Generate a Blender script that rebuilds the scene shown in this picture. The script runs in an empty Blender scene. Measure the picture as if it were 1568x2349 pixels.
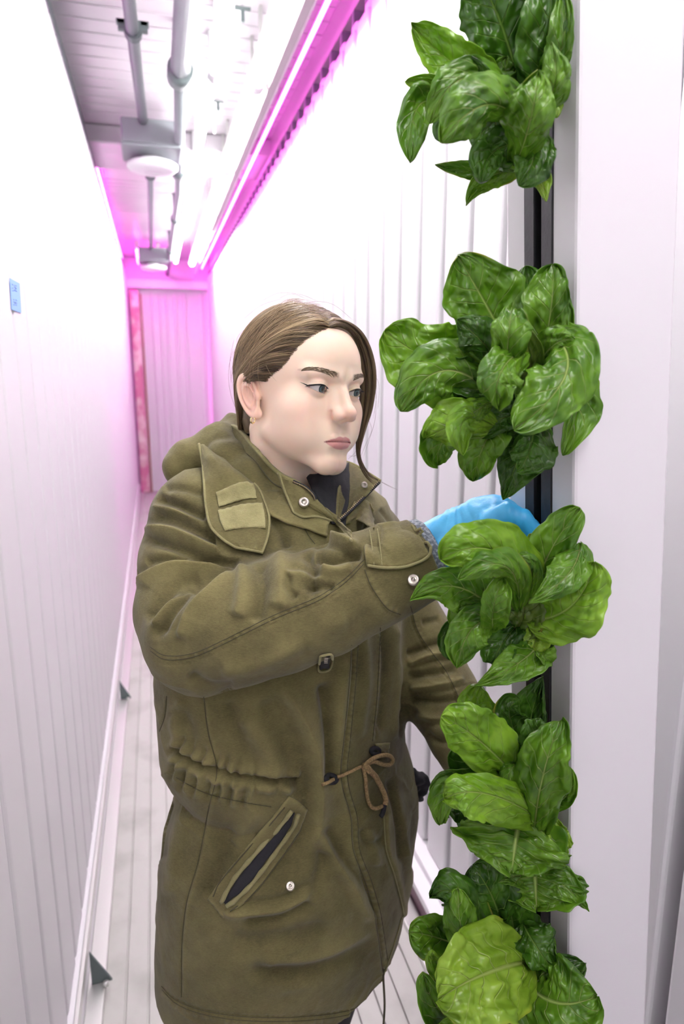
import bpy, bmesh, math, random
import numpy as np
from mathutils import Vector, Matrix
from mathutils.bvhtree import BVHTree

# ---------------------------------------------------------------- camera
F_PX = 1540.0
PSI, THETA = math.radians(15.35), math.radians(11.88)
CAM = np.array([0.0, 0.0, 1.57])
fw = np.array([math.sin(PSI)*math.cos(THETA), math.cos(PSI)*math.cos(THETA), -math.sin(THETA)])
rt = np.array([math.cos(PSI), -math.sin(PSI), 0.0])
up = np.cross(rt, fw)
fh = np.array([math.sin(PSI), math.cos(PSI), 0.0])
scn = bpy.context.scene
cd = bpy.data.cameras.new('camera'); cam = bpy.data.objects.new('camera', cd)
scn.collection.objects.link(cam)
cd.sensor_fit = 'VERTICAL'; cd.sensor_height = 36.0; cd.lens = 36.0*F_PX/2349.0
cd.clip_start = 0.02; cd.clip_end = 50
cam.matrix_world = Matrix(((rt[0], up[0], -fw[0], CAM[0]), (rt[1], up[1], -fw[1], CAM[1]), (rt[2], up[2], -fw[2], CAM[2]), (0, 0, 0, 1)))
cd.dof.use_dof = True; cd.dof.focus_distance = 0.82; cd.dof.aperture_fstop = 5.0
scn.camera = cam

# ---------------------------------------------------------------- world, exposure, added fill light
w = bpy.data.worlds.new('world'); scn.world = w; w.use_nodes = True
w.node_tree.nodes['Background'].inputs[0].default_value = (0.9, 0.95, 1.0, 1)
w.node_tree.nodes['Background'].inputs[1].default_value = 0.05
scn.view_settings.view_transform = 'Standard'; scn.view_settings.look = 'None'
scn.view_settings.gamma = 1.0; scn.view_settings.use_curve_mapping = False
scn.view_settings.exposure = 0.0
TUBE_POWER = 48.0
GROW_POWER = 26.0
FILL_POWER = 3.0
scn.cycles.max_bounces = 6; scn.cycles.diffuse_bounces = 4; scn.cycles.glossy_bounces = 2
scn.cycles.transmission_bounces = 2; scn.cycles.use_denoising = True
scn.cycles.use_adaptive_sampling = True; scn.cycles.adaptive_threshold = 0.03
scn.cycles.sample_clamp_indirect = 6.0
dl = bpy.data.lights.new('added_front_fill', 'AREA'); dl.shape = 'RECTANGLE'; dl.size = 0.95; dl.size_y = 2.3  # unseen area lamp added behind the camera as frontal fill
dl.energy = FILL_POWER; dl.color = (0.95, 0.98, 1.0)
dlo = bpy.data.objects.new('added_front_fill', dl); scn.collection.objects.link(dlo)
dlo.location = (0.22, -1.92, 1.5)
dlo.rotation_euler = (math.radians(90), 0, 0)

# ---------------------------------------------------------------- helpers
COL = scn.collection
def ray(x, y):
    d = fw*F_PX + rt*(x-784.0) - up*(y-1174.5)
    return d
def at(x, y, D):
    """point seen at photo pixel x,y whose horizontal distance from the camera is D"""
    d = ray(x, y)
    return CAM + d*(D/(d@fh))
def proj(P):
    v = np.asarray(P)-CAM
    z = v@fw
    return 784+F_PX*(v@rt)/z, 1174.5-F_PX*(v@up)/z, z
def on_plane(x, y, ax, val):
    d = ray(x, y); return CAM + d*((val-CAM[ax])/d[ax])

def tag(o, label=None, cat=None, group=None, kind=None):
    if label: o['label'] = label
    if cat: o['category'] = cat
    if group: o['group'] = group
    if kind: o['kind'] = kind
    return o
def thing(name, loc, label, cat, group=None):
    o = bpy.data.objects.new(name, None); COL.objects.link(o); o.location = loc; o.empty_display_size = 0.05
    bpy.context.view_layer.update()
    return tag(o, label, cat, group)
def mesh_obj(name, verts, faces, mat=None, parent=None, smooth=True):
    """verts in world space; the object's frame is its parent's"""
    me = bpy.data.meshes.new(name)
    V = np.asarray(verts, dtype=np.float64).reshape(-1, 3)
    if parent is not None:
        V = V - np.array(parent_origin(parent))
    if isinstance(faces, np.ndarray) and faces.ndim == 2:
        n, k = faces.shape
        me.vertices.add(len(V)); me.vertices.foreach_set('co', V.astype(np.float32).ravel())
        me.loops.add(n*k); me.loops.foreach_set('vertex_index', faces.astype(np.int32).ravel())
        me.polygons.add(n); me.polygons.foreach_set('loop_start', (np.arange(n)*k).astype(np.int32))
        try: me.polygons.foreach_set('loop_total', np.full(n, k, dtype=np.int32))
        except Exception: pass
        me.update(calc_edges=True)
    else:
        me.from_pydata([tuple(v) for v in V], [], [tuple(int(i) for i in f) for f in faces])
    me.polygons.foreach_set('use_smooth', [smooth]*len(me.polygons))
    if mat: me.materials.append(mat)
    me.validate()
    o = bpy.data.objects.new(name, me); COL.objects.link(o)
    if parent is not None: o.parent = parent
    return o
def parent_origin(p):
    x = np.zeros(3)
    while p is not None:
        x = x + np.array(p.location); p = p.parent
    return x
class MB:
    def __init__(s): s.v = []; s.f = []
    def add(s, V, Fc):
        b = len(s.v); s.v += [tuple(v) for v in V]; s.f += [tuple(i+b for i in f) for f in Fc]
    def box(s, lo, hi):
        x0, y0, z0 = lo; x1, y1, z1 = hi
        s.add([(x0,y0,z0),(x1,y0,z0),(x1,y1,z0),(x0,y1,z0),(x0,y0,z1),(x1,y0,z1),(x1,y1,z1),(x0,y1,z1)],
              [(0,3,2,1),(4,5,6,7),(0,1,5,4),(1,2,6,5),(2,3,7,6),(3,0,4,7)])
    def tube(s, pts, r, n=10, cap=True):
        V, Fc = tube_geo(pts, r, n, cap); s.add(V, Fc)
    def obj(s, name, mat, parent=None, smooth=False, bevel=0.0, seg=2):
        o = mesh_obj(name, s.v, s.f, mat, parent, smooth)
        if bevel:
            m = o.modifiers.new('bevel', 'BEVEL'); m.width = bevel; m.segments = seg; m.limit_method = 'ANGLE'
        return o
def tube_geo(pts, r, n=10, cap=True):
    P = np.array(pts, float); m = len(P)
    R = np.full(m, r) if np.isscalar(r) else np.array(r, float)
    T = np.gradient(P, axis=0); T /= np.linalg.norm(T, axis=1)[:, None]+1e-12
    a = np.array([0, 0, 1.0]) if abs(T[0][2]) < 0.9 else np.array([1.0, 0, 0])
    N = np.cross(T[0], a); N /= np.linalg.norm(N)
    V = []
    for i in range(m):
        N = N - T[i]*(N@T[i]); N /= np.linalg.norm(N)+1e-12
        B = np.cross(T[i], N)
        for k in range(n):
            t = 2*math.pi*k/n
            V.append(P[i]+R[i]*(math.cos(t)*N+math.sin(t)*B))
    Fc = [(i*n+k, i*n+(k+1) % n, (i+1)*n+(k+1) % n, (i+1)*n+k) for i in range(m-1) for k in range(n)]
    if cap:
        Fc.append(tuple(range(n-1, -1, -1))); Fc.append(tuple((m-1)*n+k for k in range(n)))
    return V, Fc
def spline(pts, n):
    """Catmull-Rom through pts, n samples by arc length"""
    P = np.array(pts, float)
    if len(P) == 2: return P[0]+(P[1]-P[0])*np.linspace(0, 1, n)[:, None]
    Q = np.vstack([2*P[0]-P[1], P, 2*P[-1]-P[-2]])
    out = []
    for i in range(1, len(Q)-2):
        t = np.linspace(0, 1, 24, endpoint=False)[:, None]
        a, b, c_, d = Q[i-1], Q[i], Q[i+1], Q[i+2]
        out.append(.5*((2*b)+(-a+c_)*t+(2*a-5*b+4*c_-d)*t**2+(-a+3*b-3*c_+d)*t**3))
    O = np.vstack(out+[P[-1:]])
    s = np.concatenate([[0], np.cumsum(np.linalg.norm(np.diff(O, axis=0), axis=1))])
    q = np.linspace(0, s[-1], n)
    return np.stack([np.interp(q, s, O[:, k]) for k in range(O.shape[1])], 1)
def noise2(x, y, seed=0):
    xi = np.floor(x).astype(np.int64); yi = np.floor(y).astype(np.int64); xf = x-xi; yf = y-yi
    def h(a, b):
        n = (a*374761393+b*668265263+seed*974634777) & 0x7fffffff
        n = ((n ^ (n >> 13))*1274126177) & 0x7fffffff
        return ((n ^ (n >> 16)) & 0xffff)/32767.5-1
    u = xf*xf*(3-2*xf); v = yf*yf*(3-2*yf)
    return (h(xi, yi)*(1-u)+h(xi+1, yi)*u)*(1-v)+(h(xi, yi+1)*(1-u)+h(xi+1, yi+1)*u)*v
def noise3(P, seed=0):
    z = P[..., 2]; zi = np.floor(z); zf = z-zi; u = zf*zf*(3-2*zf)
    s = (zi.astype(np.int64)*7919)
    return noise2(P[..., 0]+s % 1013, P[..., 1]+s % 733, seed)*(1-u)+noise2(P[..., 0]+(s+7919) % 1013, P[..., 1]+(s+7919) % 733, seed)*u

# ---------------------------------------------------------------- materials
def mat(name, col, rough=.5, metal=0., spec=.5, emit=None, estr=0., bump=None, var=None, sss=0., coat=0.):
    m = bpy.data.materials.new(name); m.use_nodes = True; nt = m.node_tree
    b = nt.nodes['Principled BSDF']
    b.inputs['Base Color'].default_value = (*col, 1); b.inputs['Roughness'].default_value = rough
    b.inputs['Metallic'].default_value = metal; b.inputs['Specular IOR Level'].default_value = spec
    if coat: b.inputs['Coat Weight'].default_value = coat
    if sss:
        b.inputs['Subsurface Weight'].default_value = sss; b.inputs['Subsurface Radius'].default_value = (1, .35, .18); b.inputs['Subsurface Scale'].default_value = .008
    if emit is not None:
        b.inputs['Emission Color'].default_value = (*emit, 1); b.inputs['Emission Strength'].default_value = estr
    tc = nt.nodes.new('ShaderNodeTexCoord')
    if var:   # (scale, second colour, lo, hi)
        n = nt.nodes.new('ShaderNodeTexNoise'); n.inputs['Scale'].default_value = var[0]; n.inputs['Detail'].default_value = 5
        nt.links.new(tc.outputs['Object'], n.inputs['Vector'])
        r = nt.nodes.new('ShaderNodeMapRange'); r.inputs[1].default_value = var[2]; r.inputs[2].default_value = var[3]
        nt.links.new(n.outputs['Fac'], r.inputs[0])
        mx = nt.nodes.new('ShaderNodeMix'); mx.data_type = 'RGBA'
        mx.inputs[6].default_value = (*col, 1); mx.inputs[7].default_value = (*var[1], 1)
        nt.links.new(r.outputs[0], mx.inputs[0]); nt.links.new(mx.outputs[2], b.inputs['Base Color'])
    if bump:  # (scale, strength, distance)
        n = nt.nodes.new('ShaderNodeTexNoise'); n.inputs['Scale'].default_value = bump[0]; n.inputs['Detail'].default_value = 4
        nt.links.new(tc.outputs['Object'], n.inputs['Vector'])
        bp = nt.nodes.new('ShaderNodeBump'); bp.inputs['Strength'].default_value = bump[1]; bp.inputs['Distance'].default_value = bump[2]
        nt.links.new(n.outputs['Fac'], bp.inputs['Height']); nt.links.new(bp.outputs[0], b.inputs['Normal'])
    return m
# ================================================================ the room
XL, XR = -0.262, 0.72           # faces of the two tower rows
Y0, Y1 = -2.0, 9.2
ZC = 2.95
WX0, WX1 = -1.05, 1.5
M_wall = mat('white_panel', (.72, .72, .74), .45, bump=(3, .05, .02))
M_ceil = mat('ceiling_metal', (.66, .62, .66), .3, metal=.3, var=(2.5, (.58, .55, .59), .4, .7))
M_tower = mat('white_pvc', (.72, .72, .735), .33, bump=(12, .03, .01))
M_floor = mat('aluminium_plank', (.50, .51, .47), .5, metal=.15, var=(6, (.36, .37, .33), .48, .75), bump=(40, .15, .004))
M_alu = mat('aluminium', (.72, .73, .70), .35, metal=.7)
M_grey = mat('grey_conduit', (.20, .22, .235), .45)
M_dgrey = mat('dark_grey_plastic', (.11, .14, .14), .5)
M_black = mat('black_media', (.012, .013, .015), .75, bump=(160, .8, .004))
M_channel = mat('black_channel', (.02, .021, .024), .5, bump=(90, .4, .002))
M_plum = mat('plum_gutter', (.20, .12, .15), .6)
M_tube = mat('white_light_tube', (.9, .9, .9), .4, emit=(1, .985, .97), estr=TUBE_POWER)
M_grow = mat('magenta_led', (.6, .1, .5), .4, emit=(1.0, .07, .78), estr=GROW_POWER)
M_white = mat('white_plastic', (.85, .85, .87), .4)

def struct(name, lo, hi, m, bevel=0):
    b = MB(); b.box(lo, hi); o = b.obj(name, m, None, bevel=bevel); o['kind'] = 'structure'; return o
# floor of long ribbed aluminium planks
b = MB()
pl = [WX0+.0]
x = WX0
while x < WX1:
    b.box((x+.0015, Y0, -.05), (x+.0515, Y1, 0.0)); b.box((x+.0515, Y0, -.05), (x+.056, Y1, -.006))
    x += .056
o = b.obj('floor', M_floor); o['kind'] = 'structure'
struct('wall_left', (WX0-.08, Y0-.08, -.05), (WX0, Y1+.1, ZC+.1), M_wall)
struct('wall_right', (WX1, Y0-.08, -.05), (WX1+.08, Y1+.1, ZC+.1), M_wall)
# end wall with upright corrugation and a header
b = MB()
b.box((WX0, Y1, -.05), (WX1, Y1+.08, ZC))
for xa, xb in ((-.30, -.27), (-.11, -.085), (.02, .05), (.115, .135), (.19, .21), (.30, .33), (.41, .44), (.62, .66)):
    b.box((xa, Y1-.03, 0), (xb, Y1, 2.55))
o = b.obj('wall_end', M_wall, bevel=.006); o['kind'] = 'structure'
struct('trim_1', (WX0, Y1-.12, 2.58), (WX1, Y1, 2.68), M_white, .008)
b = MB(); b.box((WX0, Y0-.08, -.05), (-.25, Y0, ZC)); b.box((.70, Y0-.08, -.05), (WX1, Y0, ZC)); b.box((-.25, Y0-.08, 2.6), (.70, Y0, ZC))
o = b.obj('wall_back', M_wall); o['kind'] = 'structure'
struct('door_1', (-.25, Y0-.07, -.0), (.70, Y0-.02, 2.6), M_white, .004)
# ceiling: smooth panels and one stretch of cross ribs
b = MB(); b.box((WX0, Y0-.08, ZC), (WX1, Y1+.1, ZC+.08))
for y0, y1, st in ((2.85, 4.3, .115), (5.6, 6.6, .1)):
    y = y0
    while y < y1:
        b.box((WX0, y, ZC-.004), (WX1, y+.014, ZC)); y += st
o = b.obj('ceiling', M_ceil, bevel=.003); o['kind'] = 'structure'
struct('trim_2', (WX0, 4.42, ZC-.10), (WX1, 4.95, ZC-.002), M_ceil, .01)

# ---- grow towers: a square tube with a lipped slot on its far side and a hanger at its top
def tower_mesh(face):
    """origin at the bottom of the aisle-side face; face=-1 looks towards -x"""
    w, d = .0625, .10
    b = MB()
    b.box((0 if face < 0 else -d, -w, 0), (d if face < 0 else 0, w, 2.56))
    return b
def make_tower(x, y, face, label, group):
    t = thing('grow_tower', (x, y, .15), label, 'grow tower', group)
    w, d = (.0625, .10) if face < 0 else (.0725, .10)
    s = 1 if face < 0 else -1
    b = MB(); X = sorted((0, s*d)); b.box((x+X[0], y-w, .15), (x+X[1], y+w, 2.71))
    # stepped, rounded shoulder at the top
    X2 = sorted((s*.012, s*(d-.01))); b.box((x+X2[0], y-w+.012, 2.71), (x+X2[1], y+w-.05, 2.745))
    b.obj('tube', M_tower, t, bevel=.009, seg=3)
    b = MB(); b.box((x+min(s*.02, s*.08), y+.005, 2.71), (x+max(s*.02, s*.08), y+.03, 2.80)); b.obj('hanger', M_dgrey, t)
    return t
def copy_tree(o, parent=None):
    c = o.copy(); COL.objects.link(c)
    if parent: c.parent = parent
    for ch in o.children: copy_tree(ch, c)
    return c
tr = make_tower(XR, 1.118, -1, 'white grow tower hanging in the row behind the lettuce, right of the woman', 'grow towers in the right hand row')
for k in range(52):
    y = 1.118+.1575*(k+1)
    if y > Y1-.1: break
    c = copy_tree(tr); c.location = (XR, y, .15)
for k in range(9):
    c = copy_tree(tr); c.location = (XR, 1.118-.1575*(k+1), .15)
    c['label'] = 'white grow tower nearest the right edge of the photo, beside the planted tower'; c['group'] = 'grow towers at the right edge'
tl = make_tower(XL, .80, 1, 'white grow tower in the long smooth row on the left', 'grow towers in the left hand row')
for k in range(56):
    y = .80+.1575*(k+1)
    if y > Y1-.1: break
    c = copy_tree(tl); c.location = (XL, y, .15)
for k in range(4):
    c = copy_tree(tl); c.location = (XL, .80-.1575*(k+1), .15)

# ---- rails the towers hang from and the gutters below them
def simple(name, b, m, label, cat, group=None, bevel=0., smooth=False):
    o = b.obj(name, m, None, smooth, bevel); return tag(o, label, cat, group)
b = MB(); b.box((XR+.02, Y0, 2.80), (XR+.08, Y1, 2.83)); b.box((XR+.04, Y0, 2.83), (XR+.06, Y1, ZC))
simple('hanging_rail', b, M_alu, 'metal rail along the top of the right hand row of towers', 'rail')
b = MB(); b.box((XL-.08, Y0, 2.80), (XL-.02, Y1, 2.83)); b.box((XL-.06, Y0, 2.83), (XL-.04, Y1, ZC))
simple('hanging_rail', b, M_dgrey, 'dark metal rail along the top of the left hand row of towers', 'rail')
t = thing('drain_gutter', (XR, 3, 0), 'plum coloured drain gutter with a white lip under the right row of towers', 'gutter')
b = MB(); b.box((XR-.055, Y0, 0), (XR+.11, Y1, .10)); b.obj('trough', M_plum, t, bevel=.004)
b = MB(); b.box((XR-.075, Y0, .10), (XR-.035, Y1, .125)); b.box((XR-.035, Y0, .10), (XR+.11, Y1, .149)); b.obj('lip', M_white, t, bevel=.003)
b = MB(); b.box((XR-.11, Y0, .001), (XR-.06, Y1, .02)); b.obj('foot_flange', M_alu, t, bevel=.003)
t = thing('drain_gutter', (XL, 3, 0), 'pale metal drain gutter rail at the foot of the left row of towers', 'gutter')
b = MB(); b.box((XL-.12, Y0, 0), (XL+.012, Y1-.25, .149)); b.obj('trough', M_white, t, bevel=.004)
b = MB(); b.box((XL+.012, Y0, .001), (XL+.055, Y1-.25, .022)); b.obj('foot_flange', M_alu, t, bevel=.003)
b = MB(); b.box((XL+.012, Y0, .12), (XL+.022, Y1-.25, .158)); b.obj('lip', M_alu, t, bevel=.002)
for y, lb in ((1.56, 'dark triangular foot bracket nearest the camera on the left gutter'), (3.15, 'dark triangular foot bracket farther back on the left gutter')):
    t = thing('gutter_bracket', (XL+.03, y, 0), lb, 'bracket', 'gutter brackets')
    b = MB(); x0 = XL+.023
    b.add([(x0, y, .12), (x0, y, .023), (x0+.05, y, .023), (x0, y+.006, .12), (x0, y+.006, .023), (x0+.05, y+.006, .023)], [(0,1,2),(3,5,4),(0,3,4,1),(1,4,5,2),(2,5,3,0)])
    b.obj('gusset', M_dgrey, t)
    b = MB(); b.tube([(x0+.035, y-.012, .023), (x0+.035, y-.012, .034)], .008, 6); b.obj('bolt', M_alu, t, True)

# ---- ceiling services
t = thing('grey_conduit', (-.02, 3, ZC-.05), 'thin grey pipe on the ceiling running into the square junction boxes', 'pipe')
b = MB(); b.tube([(-.02, Y0, 2.84), (-.02, 2.5, 2.84), (.02, 4.05, 2.84)], .024, 14); b.tube([(.05, 4.3, 2.84), (.045, 7.9, 2.84)], .02, 12); b.obj('pipe', M_grey, t, True)
for (x, y) in ((-.005, 3.0), (.05, 5.0)):
    b = MB(); b.tube([(x, y-.02, 2.84), (x, y+.02, 2.84)], .034, 14); b.box((x-.06, y-.012, 2.86), (x+.06, y+.012, 2.875)); b.box((x-.055, y-.012, 2.84), (x-.03, y+.012, 2.875)); b.box((x+.03, y-.012, 2.84), (x+.055, y+.012, 2.875)); b.box((x-.01, y-.01, 2.875), (x+.01, y+.01, ZC)); b.obj('pipe_clip', M_dgrey, t)
t = thing('grey_conduit', (.19, 3, ZC-.1), 'thicker grey pipe with dark collars left of the glowing tubes', 'pipe')
b = MB(); b.tube([(.17, Y0, 2.76), (.17, 3.1, 2.76)], .040, 18); b.tube([(.17, 3.1, 2.76), (.23, 5.0, 2.76), (.235, Y1-.05, 2.76)], .026, 16); b.obj('pipe', M_grey, t, True)
for (x, y, r) in ((.17, 3.12, .052), (.215, 4.55, .042), (.232, 5.9, .036), (.225, 7.4, .036)):
    b = MB(); b.tube([(x, y-.05, 2.76), (x, y+.05, 2.76)], r, 16); b.box((x-.012, y-.02, 2.76), (x+.012, y+.02, ZC)); b.obj('collar', M_dgrey, t, True)
for i, (x, y, s, lb) in enumerate(((.055, 4.1, 1., 'square grey junction box with a round white lamp below, the nearer one'), (.06, 7.95, 1., 'square grey junction box with a round white lamp below, far end of the aisle'))):
    t = thing('ceiling_lamp', (x, y, ZC), lb, 'ceiling lamp', 'round ceiling lamps')
    b = MB(); b.box((x-.15, y-.15, 2.73), (x+.15, y+.15, ZC-.1)); b.box((x-.155, y-.155, 2.715), (x+.155, y+.155, 2.73)); b.obj('junction_box', M_grey, t, bevel=.008)
    b = MB(); b.tube([(x, y+.05, 2.715), (x, y+.05, 2.69)], .06, 24); b.obj('neck', M_white, t, True)
    V = []; n = 40
    prof = [(0, 2.640), (.03, 2.642), (.032, 2.638), (.06, 2.640), (.10, 2.644), (.125, 2.652), (.138, 2.665), (.138, 2.68), (.12, 2.69), (0, 2.69)]
    for r_, z_ in prof:
        for k in range(n): V.append((x+r_*math.cos(2*math.pi*k/n), y+.05+r_*math.sin(2*math.pi*k/n), z_))
    Fc = [(i_*n+k, (i_+1)*n+k, (i_+1)*n+(k+1) % n, i_*n+(k+1) % n) for i_ in range(len(prof)-1) for k in range(n)]
    mesh_obj('lamp_disc', V, Fc, M_white, t)
b = MB(); b.box((.0, 0, 0), (0, 0, 0))
# glowing white tubes in rows along the ceiling
def tube_row(x, z, r, y_list, group, lab, rail):
    for (ya, yb) in y_list:
        t = thing('light_tube', (x, (ya+yb)/2, z), lab, 'tube light', group)
        b = MB(); b.tube([(x, ya+.02, z), (x, yb-.02, z)], r, 14); b.obj('tube', M_tube, t, True)
        b = MB(); b.tube([(x, ya-.005, z), (x, ya+.03, z)], r*1.25, 12); b.obj('end_cap', M_white, t, True); b = MB(); b.tube([(x, yb-.03, z), (x, yb+.005, z)], r*1.25, 12); b.obj('end_cap', M_white, t, True)
        b = MB(); b.box((x-r*.9, ya, z+r*1.05), (x+r*.9, yb, z+r*2.2)); b.box((x-.006, ya+.1, z+r*2), (x+.006, ya+.13, ZC)); b.box((x-.006, yb-.13, z+r*2), (x+.006, yb-.1, ZC)); b.obj('fixture_rail', M_white if not rail else M_alu, t)
seg = [(-1.9+1.24*k, -1.9+1.24*k+1.22) for k in range(8)]
tube_row(.30, 2.74, .017, seg, 'glowing tubes of the left light line', 'thin glowing white tube in the left of the two ceiling light lines', False)
tube_row(.475, 2.73, .028, seg, 'glowing tubes of the right light line', 'thick glowing white tube in the right of the two ceiling light lines', True)
b = MB(); b.box((.515, Y0, 2.70), (.55, 6.0, 2.76))
simple('cable_tray', b, mat('mauve_tray', (.34, .27, .31), .4, metal=.3), 'dark mauve metal channel beside the thicker light line', 'channel', bevel=.004)
b = MB(); b.box((.555, Y0, 2.74), (.575, Y1-.1, 2.76)); b.box((.555, Y0, 2.76), (.56, Y1-.1, ZC))
simple('cable_tray', b, M_white, 'narrow white angle strip along the ceiling next to the mauve channel', 'channel')
# magenta grow lights
def grow_bar(x, z, ya, yb, r, label, group=None):
    t = thing('grow_light_strip', (x, (ya+yb)/2, z), label, 'grow light', group)
    b = MB(); b.tube([(x, ya, z), (x, yb, z)], r, 10); b.obj('led_tube', M_grow, t, True)
    b = MB(); b.box((x-r*.8, ya, z+r*1.02), (x+r*.8, yb, z+r*2)); b.box((x-.005, ya+.1, z+r*2), (x+.005, ya+.13, ZC)); b.box((x-.005, yb-.13, z+r*2), (x+.005, yb-.1, ZC)); b.obj('holder', M_alu, t)
for k in range(8):
    ya = -1.6+1.3*k
    grow_bar(.635, 2.79, ya, ya+1.27, .008, 'thin magenta grow light strip along the ceiling by the right towers', 'magenta strips by the right row')
for k in range(3):
    ya = 4.7+1.42*k
    grow_bar(XL-.03, 2.90, ya, ya+1.35, .008, 'thin magenta grow light strip above the left row of towers', 'magenta strips by the left row')
# upright grow panels behind the towers (their colour leaks over the tops and lights the far end)
for k, y in enumerate((4.6, 5.8, 7.0, 8.2)):
    for x, sd in ((WX0+.12, 'left'), (WX1-.12, 'right')):
        t = thing('grow_light', (x, y, 1.6), 'upright magenta grow light panel behind the %s row of towers' % sd, 'grow light', 'grow panels behind the %s row' % sd)
        b = MB(); b.box((x-.012, y-.10, .5), (x+.012, y+.10, 2.9)); b.obj('led_panel', M_grow, t)
        b = MB(); b.box((x-.02, y-.12, .48), (x+.02, y-.10, 2.92)); b.box((x-.02, y+.10, .48), (x+.02, y+.12, 2.92)); b.obj('frame', M_alu, t)
for k, y in enumerate((1.7, 2.8, 3.7)):  # unseen panels added to wash the near ceiling pink
    t = thing('grow_light', (WX0+.12, y, 2.6), 'short magenta panel added high behind the left row of towers to tint the ceiling', 'grow light', 'added ceiling tint panels behind the left row')
    b = MB(); b.box((WX0+.108, y-.12, 2.25), (WX0+.132, y+.12, 2.9)); b.obj('led_panel', M_grow, t)
    b = MB(); b.box((WX0+.10, y-.14, 2.23), (WX0+.14, y-.12, 2.92)); b.obj('frame', M_alu, t)
# grow lamps in the last metre of the aisle, above the header of the end wall
for x in (-.1, .12, .60):
    t = thing('grow_light_strip', (x, 8.6, 2.8), 'short magenta grow lamp under the ceiling at the far end wall', 'grow light', 'grow lamps at the far end')
    b = MB(); b.tube([(x, 8.1, 2.86), (x, 9.0, 2.86)], .02, 12); b.obj('led_tube', M_grow, t, True)
    b = MB(); b.box((x-.02, 8.1, 2.88), (x+.02, 9.0, ZC)); b.obj('holder', M_alu, t)
# copper and red pipe work standing at the end wall
M_rust = mat('pinkish_pipe', (.55, .18, .30), .5, var=(5, (.75, .62, .60), .45, .6))
t = thing('service_pipe', (-.2, 9.05, 0), 'stained upright pipe in the left corner of the far end wall', 'pipe')
b = MB(); b.box((-.24, 9.02, 0), (-.13, 9.10, 2.55)); b.obj('pipe', M_rust, t, bevel=.02)
b = MB(); b.box((-.12, 9.05, 0), (-.095, 9.1, 2.5)); b.obj('cable', mat('brown_cable', (.30, .16, .12), .6), t)
# ceiling hooks between the two light lines
for (x, y) in ((.41, 2.95), (.40, 3.9), (.40, 5.2)):
    t = thing('ceiling_hook', (x, y, ZC), 'small metal eye hook screwed into the ceiling between the light lines', 'hook', 'ceiling hooks')
    b = MB(); b.tube([(x-.03, y, ZC-.001), (x+.03, y, ZC-.001)], .010, 8); b.tube([(x, y, ZC), (x, y, ZC-.05)], .008, 8); b.obj('plate', M_dgrey, t)
    b = MB(); b.tube([(x-.02, y, ZC-.05), (x-.025, y, ZC-.16)], .005, 8); b.obj('strap', M_white, t)
# blue tape note on the left towers
t = thing('blue_note', (XL+.004, 1.59, 1.72), 'small pale blue paper label with faint pencil marks stuck on the left wall', 'label')
p = [on_plane(*q, 0, XL+.001) for q in ((22, 638), (44, 650), (48, 718), (26, 710))]
V = [q for q in p]+[q+np.array([.0012, 0, 0]) for q in p]
mesh_obj('paper', V, [(0,1,2,3),(7,6,5,4),(0,4,5,1),(1,5,6,2),(2,6,7,3),(3,7,4,0)], mat('pale_blue_paper', (.22, .40, .80), .7), t, False)
b = MB(); rng = random.Random(3)
ink = [((28, 652), (30, 654)), ((33, 655), (38, 656)), ((33, 658), (38, 663)), ((28, 661), (31, 661)), ((37, 661), (35, 664)), ((29, 667), (32, 667)), ((33, 665), (36, 668)), ((37, 667), (39, 669)), ((31, 687), (33, 688)), ((36, 688), (39, 690)), ((31, 692), (35, 695)), ((35, 693), (39, 697)), ((31, 699), (34, 700)), ((36, 700), (39, 701)), ((34, 697), (38, 694))]
for a, c in ink: b.tube([on_plane(*a, 0, XL+.0026), on_plane(*c, 0, XL+.0026)], .0006, 5)
b.obj('writing', mat('ink', (.10, .16, .35), .7), t)

# ---- the planted tower standing out in the aisle, turned towards the woman
KD = .70                      # horizontal distance of its nearest edge
Kt, Kb = at(1326, 300, KD), at(1304, 2250, KD)
Kt = np.array(Kt); Kb = np.array(Kb)
axis = (Kt-Kb)/(Kt[2]-Kb[2])
def Kz(z): return Kb+axis*(z-Kb[2])
ang = math.radians(128+0)     # direction of the slotted face from the near edge
dS = np.array([-rt[0]*.33+fh[0]*.944, -rt[1]*.33+fh[1]*.944, 0]); dS /= np.linalg.norm(dS)
dF = np.array([-dS[1], dS[0], 0]); dF = -dF if dF@rt < 0 else dF
TW = .125
tp = thing('planted_grow_tower', tuple(Kz(0.16)+(dS+dF)*TW/2), 'white grow tower with a black slot full of lettuces, standing out in the aisle', 'grow tower')
def prism(poly, z0, z1, nseg=1):
    n = len(poly); V = []
    for z in np.linspace(z0, z1, nseg+1):
        k = Kz(z)
        for (s_, f_) in poly: V.append(k+dS*s_+dF*f_)
    Fc = [(i*n+k, i*n+(k+1) % n, (i+1)*n+(k+1) % n, (i+1)*n+k) for i in range(nseg) for k in range(n)]
    Fc += [tuple(range(n-1, -1, -1)), tuple(nseg*n+k for k in range(n))]
    return V, Fc
th_ = .004; lip = .0375
outer = [(lip, 0), (.004, 0), (.0012, .0012), (0, .004), (0, TW-.004), (.0012, TW-.0012), (.004, TW), (TW-.004, TW), (TW-.0012, TW-.0012), (TW, TW-.004), (TW, .004), (TW-.0012, .0012), (TW-.004, 0), (TW-lip, 0),
         (TW-lip, th_), (TW-th_, th_), (TW-th_, TW-th_), (th_, TW-th_), (th_, th_), (lip, th_)]
V, Fc = prism(outer, .16, 2.7); V = np.array(V); n = len(outer)
Fc = Fc[:-2]
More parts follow.
